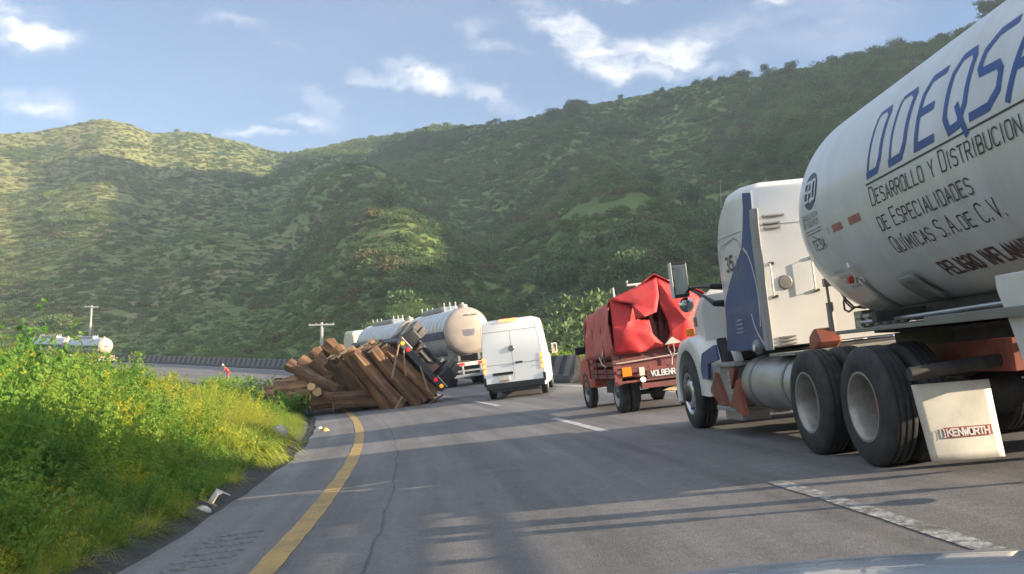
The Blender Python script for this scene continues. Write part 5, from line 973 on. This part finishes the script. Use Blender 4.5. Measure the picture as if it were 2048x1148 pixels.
# ------------------------------------------------------------------ double tanker ahead
M['ribbed'] = mat('ribbed_silver', (.52, .54, .57), .32, .6, var=.08, scale=2, dirt=(.4, .36, .3), dirt_amt=.4, dscale=1.5)
M['dusty'] = mat('dusty_end_cap', (.40, .33, .27), .5, .1, var=.15, scale=1.4, dirt=(.27, .25, .24), dirt_amt=.8, dscale=1.2)
M['stripe'] = mat('blue_stripe', (.02, .045, .13), .4, var=.2, scale=5, dirt=(.2, .19, .2), dirt_amt=.4, dscale=2)
M['reflect'] = mat('red_white_reflector', (.5, .03, .03), .35, var=.1, scale=8)
def tank_trailer(label, L_, Fm, rear=True, group=None):
    o = empty('tank_trailer', label, 'tank trailer', group); o.matrix_world = Fm; r, zc = 1.13, 2.62
    q = MB(); pr = [(r, 0)]; y = .35
    while y < L_-.3: pr += [(r, y-.07), (r+.045, y-.04), (r+.045, y+.04), (r, y+.07)]; y += .72
    q.lathe(pr+[(r, L_), (r*.85, L_+.22), (r*.45, L_+.38), (0, L_+.42)], (0, 0, zc), 'y', 48); q.build('tank', M['ribbed'], o, 40)
    q = MB(); q.lathe([(r+.004, .05), (r+.004, 0), (r*.98, -.07), (r*.88, -.15), (r*.6, -.23), (r*.3, -.27), (0, -.28)], (0, 0, zc), 'y', 48); ec = q.build('end_cap', M['dusty'], o, 50)
    for s in (-1, 1):
        q = MB(); q.grid(lambda a, b: (s*(r+.052)*math.cos(-.24+.32*b), .06+a*(L_-.2), zc+(r+.052)*math.sin(-.24+.32*b)), 8, 5); q.build('stripe', M['stripe'], o, 60)
    q = MB(); q.grid(lambda a, b: (lambda x, z: (x, -.005-.28*(1-min((x*x+z*z)/(r*r), 1))**.62, zc+z))(-r*.985+a*r*1.3, -.27+.33*b), 24, 6); q.build('stripe', mat('stripe_dusty', (.15, .14, .17), .5, var=.2, scale=3), ec, 60)
    q = MB(); q.bx(-.42, .42, L_*.3, L_*.8, zc+r-.02, zc+r+.22); q.build('walkway_box', M['silver'], o, 0, bevel=.06)
    for y in (L_*.28, L_*.82):
        q = MB()
        for x in (-.3, 0, .3): q.tube([(x, y, zc+r-.05), (x, y, zc+r+.4), (x+.05, y+.22, zc+r+.42), (x+.05, y+.25, zc+r)], .025, 6)
        q.build('top_rail', M['white'], o)
    q = MB(); q.lathe([(0, .3), (.08, .28), (.1, .2), (.24, .17), (.26, .0)], (0, .25, zc+r-.04), 'z', 16); q.build('manhole', M['dusty'], o)
    q = MB(); q.bx(.0, .62, -.3, -.2, zc+.74, zc+.8); q.build('cap_bracket', M['dusty'], ec, 0)
    q = MB()
    for s in (-1, 1):
        q.bx(s*.5-.06, s*.5+.06, .1, L_, 1.2, 1.5)
        for y in (.25, L_*.5, L_-.4): q.prism([(s*.3, y, 1.5), (s*.95, y, 1.5), (s*1.0, y, 2.0), (s*.6, y, 1.62)], (0, .1, 0))
    q.build('chassis', M['grey_metal'], o, 0)
    for y in (.75, 2.05):
        for s in (-1, 1): add_wheel(o, (s*1.2, y, WR), WR, .27, s, 'drive'); add_wheel(o, (s*.9, y, WR), WR, .27, s, 'car')
    q = MB(); q.cyl((-.9, .75, WR), (.9, .75, WR), .09); q.cyl((-.9, 2.05, WR), (.9, 2.05, WR), .09); q.bx(-.55, .55, .3, 2.6, .55, 1.2); q.build('axles', M['dark'], o, 30)
    q = MB(); q.bx(-1.2, 1.2, -.14, -.04, .95, 1.13); rbm = q.build('rear_bar', M['flap'], o, 0, bevel=.01)
    for x in (-1.0, -.5, .5, 1.0): q = MB(); q.bx(x-.16, x+.16, -.15, -.135, .97, 1.11); q.build('reflector', M['reflect'], rbm, 0)
    q = MB(); q.bx(-1.15, 1.15, -.2, -.12, .42, .56); q.bx(-1.15, -1.05, -.16, -.06, .42, .98); q.bx(1.05, 1.15, -.16, -.06, .42, .98); q.bx(-.5, -.4, -.16, -.06, .42, .98); q.bx(.4, .5, -.16, -.06, .42, .98); q.bx(-1.15, 1.15, -.15, -.07, .68, .76); q.build('underrun_guard', M['silver'], o, 0, bevel=.01)
    for x in (-.85, .85): q = MB(); q.lathe([(0, -.05), (.06, -.04), (.07, .0)], (x, -.13, .86), 'y', 12); q.build('tail_lamp', M['lamp_white'] if x < 0 else M['red_lens'], o)
    q = MB(); q.bx(-.12, .12, L_, L_+1.4, .85, 1.0); q.build('drawbar', M['dark'], o, 0)
    return o
T1 = tank_trailer('silver ribbed tank trailer with dusty tan end cap and blue stripe, beside the van', 8.6, frame(-1.86, 47.6, .33))
T2 = tank_trailer('front silver ribbed tank trailer seen above the overturned log trailer', 8.6, frame(-5.75, 60.6, .42))
fa = empty('tanker_cab', 'cream white tractor cab at the front of the double tanker beyond the logs', 'truck'); fa.matrix_world = frame(-9.9, 71.0, .46)
q = MB(); q.loft([rrect(-1.2+w, 1.2-w, .9, z1, .25, y) for y, z1, w in ((0, 3.3, .05), (.1, 3.55, 0), (1.8, 3.6, 0), (2.4, 3.2, .05), (2.8, 2.4, .1))]); q.build('cab', mat('cream_cab', (.6, .56, .46), .4, var=.08, scale=2), fa, 40)
q = MB(); q.loft([rrect(-1.0+w, 1.0-w, .8, z1, .25, y) for y, z1, w in ((2.8, 2.0, 0), (4.4, 1.8, .1), (4.7, 1.6, .2))]); q.build('bonnet', M['cab_white'], fa, 40)
for y in (-2.6, -1.3, 3.8):
    for s in (-1, 1): add_wheel(fa, (s*1.2, y, WR), WR, .28, s, 'drive')
q = MB(); q.bx(-.5, .5, -3.4, 4.4, .7, 1.0); q.build('frame', M['dark'], fa, 0)
q = MB(); q.bx(-.9, .9, -.02, 0, 2.2, 2.9); q.build('rear_window', M['glass'], fa, 0)
# two more silver tankers further round the curve, behind the bank
def far_spot(t): x, y = xy(4.6, t); return frame(float(x), float(y), PHI+(t+4)/RAD)
tank_trailer('silver grey tank trailer with tan rounded end showing just above the weedy bank', 10.6, far_spot(157))
tank_trailer('farther silver grey tank trailer, half hidden by the tall weed on the bank', 10.6, far_spot(169.2))
# ------------------------------------------------------------------ overturned log trailer
th = R_(134); hd = .33
flat = Vector((math.cos(hd), math.sin(hd), 0)); fw = Vector((-math.sin(hd), math.cos(hd), .02)).normalized(); upv = Vector((0, 0, 1))
RT = (flat*math.cos(th)+upv*math.sin(th)).normalized(); RT = (RT-fw*(RT @ fw)).normalized(); UP = RT.cross(fw)
LM = Matrix.Identity(4)
for i, c_ in enumerate((RT, fw, UP)):
    for k in range(3): LM[k][i] = c_[k]
LM.translation = at(840, 733, 35.6)
LT = empty('log_trailer', 'overturned flatbed log trailer lying on its left side with wheels in the air', 'trailer'); LT.matrix_world = LM
M['bed'] = mat('trailer_bed_black', (.03, .031, .034), .5, var=.25, scale=4, dirt=(.10, .09, .08), dirt_amt=.5)
q = MB(); q.bx(-1.22, 1.22, -.04, .06, -.2, .04); q.build('rear_beam', M['bed'], LT, 0, bevel=.012)
q = MB()
for x in (-1.18, -.4, .4, 1.18): q.bx(x-.05, x+.05, .06, 10, -.22, -.02)
for y in np.arange(.5, 10, 1.1): q.bx(-1.2, 1.2, y-.05, y+.05, -.12, -.03)
q.build('bed_frame', M['bed'], LT, 0)
q = MB(); q.bx(-1.2, 1.2, .1, 10, -.02, .02); q.build('deck', M['wood_dark'], LT, 0)
q = MB()
for x in (-.45, .45): q.bx(x-.07, x+.07, .1, 10, -.55, -.2)
q.build('main_beams', mat('rusty_beam', (.16, .09, .065), .7, var=.35, scale=4, dirt=(.28, .20, .15), dirt_amt=.6), LT, 0, bevel=.01)
for x, nm in ((1.05, 'amber'), (.74, 'red_lens'), (-.74, 'red_lens'), (-1.05, 'amber')):
    q = MB(); q.lathe([(0, -.035), (.06, -.028), (.075, -.01), (.08, .03)], (x, -.04, -.09), 'y', 16); q.build('tail_lamp', {'amber': mat('bright_amber', (.85, .38, .01), .3, emit=(1, .45, .02), estr=.2, var=.05, scale=9), 'red_lens': mat('bright_red', (.6, .02, .03), .3, emit=(1, .03, .04), estr=.15, var=.05, scale=9)}[nm], LT)
for y in (.75, 2.0):
    for s in (-1, 1): add_wheel(LT, (s*1.2, y, -.72), .5, .26, s, 'drive'); add_wheel(LT, (s*.9, y, -.72), .5, .26, s, 'car')
q = MB(); q.cyl((-.9, .75, -.72), (.9, .75, -.72), .09); q.cyl((-.9, 2.0, -.72), (.9, 2.0, -.72), .09); q.bx(-.55, -.4, .2, 2.6, -.7, -.5); q.bx(.4, .55, .2, 2.6, -.7, -.5)
for x in (-.48, .48): q.cyl((x, 1.4, -.62), (x, .5, -.62), .1, seg=12)
q.build('axles', M['dark'], LT, 30)
for s in (-1, 1): q = MB(); q.grid(lambda a, b: (s*(.68+.52*a), .02-.04*math.sin(b*2)+.05*b, -.25-.52*b), 6, 8); q.build('mudflap', M['black'], LT, 60, solid=.02)
for s in (-1, 1): q = MB(); q.bx(s*.95-.28, s*.95+.28, -.03, -.01, -.25, -.22); q.build('flap_edge', M['flap'], LT, 0)
M['stake'] = mat('pale_stake_wood', (.30, .20, .12), .8, var=.25, scale=6)
for P, m_ in (([(1.12, -.1, .04), (.42, -.16, 1.06)], 'stake'), ([(.85, -.1, .06), (.15, -.14, .62)], 'stake'), ([(.02, -.08, .0), (-.86, -.12, .42)], 'stake'), ([(-.3, -.14, 1.2), (-.55, -.16, 2.0)], 'stake'), ([(-1.3, -.12, .1), (-1.12, -.16, 1.0), (-.9, -.18, 2.3)], 'wood_dark'), ([(-.9, -.16, 1.5), (-1.15, -.18, 1.85)], 'stake')):
    q = MB(); q.tube(P, .035, 6); q.build('stake', M[m_], LT)
M['dust_rubber'] = mat('dusty_rubber', (.09, .08, .072), .85, var=.25, scale=5, dirt=(.2, .17, .14), dirt_amt=.7, dscale=4, bump=.15, bscale=40)
for w_ in [o for o in bpy.data.objects if o.parent == LT and o.name.startswith('wheel')]:
    for ty in [o for o in bpy.data.objects if o.parent == w_ and o.name.startswith('tyre')]: ty.data.materials[0] = M['dust_rubber']
# logs: rough round timber with pale sawn ends, a thing each
M['logbark'] = mat('log_bark', (.10, .052, .03), .9, var=.6, scale=5, dirt=(.34, .18, .08), dirt_amt=.9, dscale=1.5, bump=1, bscale=6, stretch=(.4, 1.6, 1.6)); M['logend'] = mat('sawn_log_end', (.52, .33, .16), .8, var=.25, scale=6, dirt=(.28, .16, .08), dirt_amt=.5, dscale=5)
for k_ in ('logbark', 'logend'):     # no two logs quite the same shade
    t_ = M[k_].node_tree; p_ = t_.nodes['Principled BSDF']; src_ = p_.inputs['Base Color'].links[0].from_socket; oi_ = t_.nodes.new('ShaderNodeObjectInfo'); mr_ = t_.nodes.new('ShaderNodeMapRange'); mr_.inputs['To Min'].default_value = .5; mr_.inputs['To Max'].default_value = 1.45
    sc_ = t_.nodes.new('ShaderNodeVectorMath'); sc_.operation = 'SCALE'; t_.links.new(oi_.outputs['Random'], mr_.inputs[0]); t_.links.new(src_, sc_.inputs[0]); t_.links.new(mr_.outputs[0], sc_.inputs['Scale']); t_.links.new(sc_.outputs[0], p_.inputs['Base Color'])
def log_mesh(seed, L_, r):
    g_ = np.random.default_rng(seed); q = MB(); rings = []; ph = g_.uniform(0, 6.28, 4); bx_, bz_ = g_.uniform(-.07, .07, 2); NS = 13; kr = 1+g_.uniform(-.17, .17, NS); kn = g_.uniform(-.06, .06, (13, NS))
    for i in range(13):
        f = i/12; rr = r*(1.08-.16*f)*(1+.05*math.sin(f*9+ph[0])); flare = 1+.1*max(0, 1-f*8)
        rings.append([((f-.5)*L_+(g_.uniform(-.05, .05) if i in (0, 12) else 0), rr*flare*(kr[k]+kn[i, k])*math.cos(6.2832*k/NS)+bx_*math.sin(f*3.1), rr*flare*(kr[k]+kn[i, k])*math.sin(6.2832*k/NS)+bz_*math.sin(f*3.1)) for k in range(NS)])
    q.loft(rings, cap=False); q.cur = 1; n = NS
    q.add(rings[0], [tuple(range(n))]); q.add(rings[-1], [tuple(range(n))])
    return q.mesh('log', [M['logbark'], M['logend']], 28)
LOGS = [log_mesh(60+k, 2.5, .25+.03*(k % 3)) for k in range(6)]; SHORT = [log_mesh(80+k, 2.3, .15+.03*(k % 2)) for k in range(4)]
def put_log(me, loc, xdir, roll, label, group, s=1):
    xd = Vector(xdir).normalized(); zz = Vector((.13, -.2, 1)); yd = zz.cross(xd).normalized(); zd = xd.cross(yd); m = Matrix((xd, yd, zd)).transposed().to_4x4() @ Matrix.Rotation(roll, 4, 'X'); m = m @ Matrix.Scale(s, 4); m.translation = Vector(loc)
    o = bpy.data.objects.new('log', me); col.objects.link(o); o.matrix_world = m; tag(o, label, 'log', group); return o
rl = random.Random(5); ords = ['closest to the trailer bed', 'second from the trailer bed', 'third from the trailer bed', 'fourth from the trailer bed', 'lowest of all']
gr = 'logs of the overturned load'
for row in range(12):
    for k in range(5):
        if row > 1 and 1 < k < 4 and row % 2: continue
        lp = Vector((rl.uniform(-.22, .2)-(.0 if row else .02), .28+row*.5+(.16 if k % 2 else 0)+rl.uniform(-.1, .1), .3+k*.47+rl.uniform(-.05, .05)))
        w = LM @ lp; zg = float(HT(w.x, w.y))
        xd = LM.to_3x3() @ Vector((1, rl.uniform(-.1, .1), rl.uniform(-.1, .1)))
        lo_end = w-xd.normalized()*1.25
        g2 = float(HT(lo_end.x, lo_end.y))+.14
        if lo_end.z < g2: w = w+Vector((0, 0, g2-lo_end.z))
        lab = ('rough brown log in the front row of the overturned load, '+ords[k]) if row == 0 else 'rough brown log packed in the overturned load behind its front row'
        put_log(LOGS[(row*5+k*3) % 6], w, xd, rl.uniform(0, 6.28), lab, gr, rl.uniform(.92, 1.1))
# logs that have slid off to the left on to the road edge
spill = [((628, 776), 37.8, (.1, -1, .05), 'S', 'small log end-on to the road, the higher of two pale round ends'), ((637, 783), 37.2, (.16, -1, .0), 'S', 'small log end-on to the road, the lower of two pale round ends'),
         ((612, 770), 39.2, (.95, -.25, .12), 'L', 'thick log lying above the two pale round log ends'), ((618, 752), 40.2, (.85, -.5, .25), 'L', 'log with a ragged top lying on the left part of the pile'), ((640, 762), 38.4, (.75, -.62, -.3), 'L', 'log tipping forward with a pale ragged end in the pile'),
         ((585, 782), 41.5, (.9, -.4, .1), 'L', 'log at the far left end of the spilled pile'), ((590, 796), 40.5, (.95, -.3, .02), 'L', 'low log at the left end of the pile near the weeds'), ((640, 798), 38.2, (1, -.08, .0), 'L', 'dark log flat on the road below the two pale ends'), ((660, 790), 38.0, (1, .05, .06), 'L', 'dark log lying level in the shade left of the load'),
         ((690, 802), 37.2, (1, .1, 0), 'L', 'dark log along the foot of the load'), ((735, 803), 36.6, (1, .02, .03), 'L', 'dark log under the front row of the load'), ((650, 748), 41.0, (.85, -.3, -.4), 'L', 'log leaning steeply against the left side of the load'), ((668, 735), 41.4, (.7, -.45, -.5), 'L', 'weathered log standing on end at the left of the load'),
         ((695, 725), 40.0, (.7, -.35, -.58), 'L', 'sunlit log end at the top left of the load'), ((672, 760), 38.9, (.7, -.4, -.6), 'L', 'shaded log sloping down in the middle of the pile'), ((600, 757), 42, (.9, -.35, .15), 'S', 'thin log poking out at the back of the left pile'), ((700, 770), 37.9, (.66, -.3, -.7), 'L', 'big sloping log just left of the front row'),
         ((660, 752), 42.2, (.8, .1, -.4), 'L', 'log half hidden behind the leaning ones at the pile top'), ((578, 795), 43.5, (.6, -.8, .05), 'S', 'thin log end among the weeds left of the pile'), ((625, 752), 43, (.8, -.2, -.35), 'L', 'grey log behind the ragged one on the left pile'), ((610, 800), 39, (.97, .2, .03), 'S', 'thin dark pole-like log on the ground by the weeds'), ((640, 772), 40.3, (.9, .3, .2), 'L', 'log under the ragged top log of the pile'), ((680, 752), 40.2, (.7, -.3, -.6), 'L', 'brown log sloping beside the sunlit top end'), ((715, 742), 38.6, (.66, -.25, -.68), 'L', 'tall sloping log bridging the pile and the front row')]
for k, (pp, Y, xd, sz, lab) in enumerate(spill):
    w = at(*pp, Y); me = (LOGS if sz == 'L' else SHORT)[k % 4]; half = 1.2*abs(Vector(xd).normalized().z)+.15; zg = float(HT(w.x, w.y)); w.z = max(w.z, zg+half); put_log(me, w, xd, k*1.3, lab, 'logs spilled left of the overturned trailer')
for k, (pp, Y, s, lab) in enumerate([((866, 793), 37.0, .3, 'torn pale bark chunk on the road under the trailer corner'), ((712, 812), 38.5, .22, 'small pale wood chunk at the near edge of the pile'), ((815, 800), 37.5, .16, 'wood splinter on the road in front of the load')]):
    p = at(*pp, Y); rock_ = None; x, y = p.x, p.y; q = MB(); q.loft([[(a*s, math.cos(b)*.09*s*3*(1-.5*abs(a)), math.sin(b)*.06*s*3+.05) for b in np.linspace(0, 6.28, 8, False)] for a in (-.5, -.2, .2, .5)]); o = q.build('wood_chunk', M['logend'], smooth=0); o.location = (x, y, float(rz(x, y))+.03); o.rotation_euler = (0, .1, k*1.1+.4); tag(o, lab, 'wood')
# ------------------------------------------------------------------ person in red on the far road edge
def skin(name, verts, edges, radii, m_, parent, sub=2):
    me = bpy.data.meshes.new(name); me.from_pydata(verts, edges, []); me.materials.append(m_); o = bpy.data.objects.new(name, me); col.objects.link(o); o.parent = parent
    md = o.modifiers.new('skin', 'SKIN'); md.use_smooth_shade = True
    for i, sv in enumerate(me.skin_vertices[0].data if me.skin_vertices else []): pass
    if not me.skin_vertices: me.skin_vertices.new() if hasattr(me.skin_vertices, 'new') else None
    for i, r in enumerate(radii): me.skin_vertices[0].data[i].radius = (r, r)
    me.skin_vertices[0].data[0].use_root = True
    s = o.modifiers.new('smooth', 'SUBSURF'); s.levels = sub; s.render_levels = sub; return o
pw = at(456, 762, 94); pe = empty('person', 'person in red clothes and white cap bending forward at the road edge', 'person'); pe.location = (pw.x, pw.y, float(HT(pw.x, pw.y))+.02); pe.rotation_euler = (0, 0, R_(8))
M['skin'] = mat('skin', (.30, .17, .11), .6, var=.1, scale=10); M['cloth_red'] = mat('red_cloth', (.50, .07, .06), .8, var=.15, scale=6); M['cap_white'] = mat('white_cap', (.75, .74, .72), .7, var=.05, scale=6); M['shoe'] = mat('dark_shoe', (.03, .025, .02), .6, var=.2, scale=8)
# side view faces -x (to the left): hips, bent back, head forward, arms hanging
PV = [(0, 0, .92), (-.12, 0, 1.12), (-.28, 0, 1.3), (-.38, 0, 1.38), (-.46, 0, 1.44), (-.3, .17, 1.28), (-.36, .2, 1.02), (-.46, .18, .8), (-.3, -.17, 1.28), (-.38, -.2, 1.02), (-.5, -.18, .8), (.02, .1, .86), (-.06, .11, .48), (.02, .11, .08), (.02, -.1, .86), (.0, -.11, .48), (.1, -.11, .08), (-.08, .12, .04), (0, -.12, .04), (-.5, 0, 1.5)]
PE = [(0, 1), (1, 2), (2, 3), (3, 4), (4, 19), (2, 5), (5, 6), (6, 7), (2, 8), (8, 9), (9, 10), (0, 11), (11, 12), (12, 13), (13, 17), (0, 14), (14, 15), (15, 16), (16, 18)]
PR = [.14, .13, .15, .065, .1, .07, .05, .04, .07, .05, .04, .095, .065, .045, .095, .065, .045, .045, .045, .09]
skin('body', PV, PE, PR, M['skin'], pe)
keep = [0, 1, 2, 5, 6, 8, 9]; idx = {k: i for i, k in enumerate(keep)}; skin('shirt', [PV[k] for k in keep], [(idx[a], idx[b]) for a, b in PE if a in idx and b in idx], [PR[k]+.022 for k in keep], M['cloth_red'], pe)
keep = [0, 11, 12, 13, 14, 15, 16]; idx = {k: i for i, k in enumerate(keep)}; skin('trousers', [PV[k] for k in keep], [(idx[a], idx[b]) for a, b in PE if a in idx and b in idx], [PR[k]+.02 for k in keep], M['cloth_red'], pe)
q = MB(); q.lathe([(.0, .12), (.07, .11), (.115, .05), (.12, 0), (.11, -.01)], (0, 0, 0), 'z', 18); q.prism([(-.1, -.08, 0), (-.22, -.05, -.01), (-.22, .05, -.01), (-.1, .08, 0)], (0, 0, .012)); c_ = q.build('cap', M['cap_white'], pe, 40); c_.location = (-.5, 0, 1.53); c_.rotation_euler = (0, R_(-35), 0)
for k in (17, 18): q = MB(); q.loft([[(PV[k][0]+a, PV[k][1]+b*.045, z) for b, z in ((-1, 0), (1, 0), (.8, h), (-.8, h))] for a, h in ((.14, .1), (.02, .11), (-.08, .06), (-.14, .04))]); q.build('shoe', M['shoe'], pe, 0, bevel=.012)
# ------------------------------------------------------------------ bonnet of the car the picture is taken from
car = empty('car', 'pale blue car bonnet just showing at the bottom right corner', 'car')
M['bonnet'] = mat('pale_blue_paint', (.30, .36, .42), .25, var=.04, scale=2, coat=.6)
def bon_z(x, y): c = (x-.42)/.8; return .785+.10*x-.04*c*c-.03*max(0, (y-1.6)/.4)**2+.03*(1.9-y)
q = MB(); q.grid(lambda a, b: (lambda x, y: (x, y, bon_z(x, y)))(-.36+1.56*a, .8+1.2*b-.14*(2*a-1)**2*b), 24, 18); q.build('bonnet', M['bonnet'], car, 60, solid=-.02)
q = MB(); q.loft([[(-.42, y, .32), (1.26, y, .42), (1.26, y, bon_z(1.2, min(y, 1.7))-.06), (.42, y, bon_z(.42, min(y, 1.7))-.1), (-.42, y, bon_z(-.36, min(y, 1.7))-.06)] for y in (.8, 1.6, 1.84)]); q.build('front_body', M['bonnet'], car, 30)
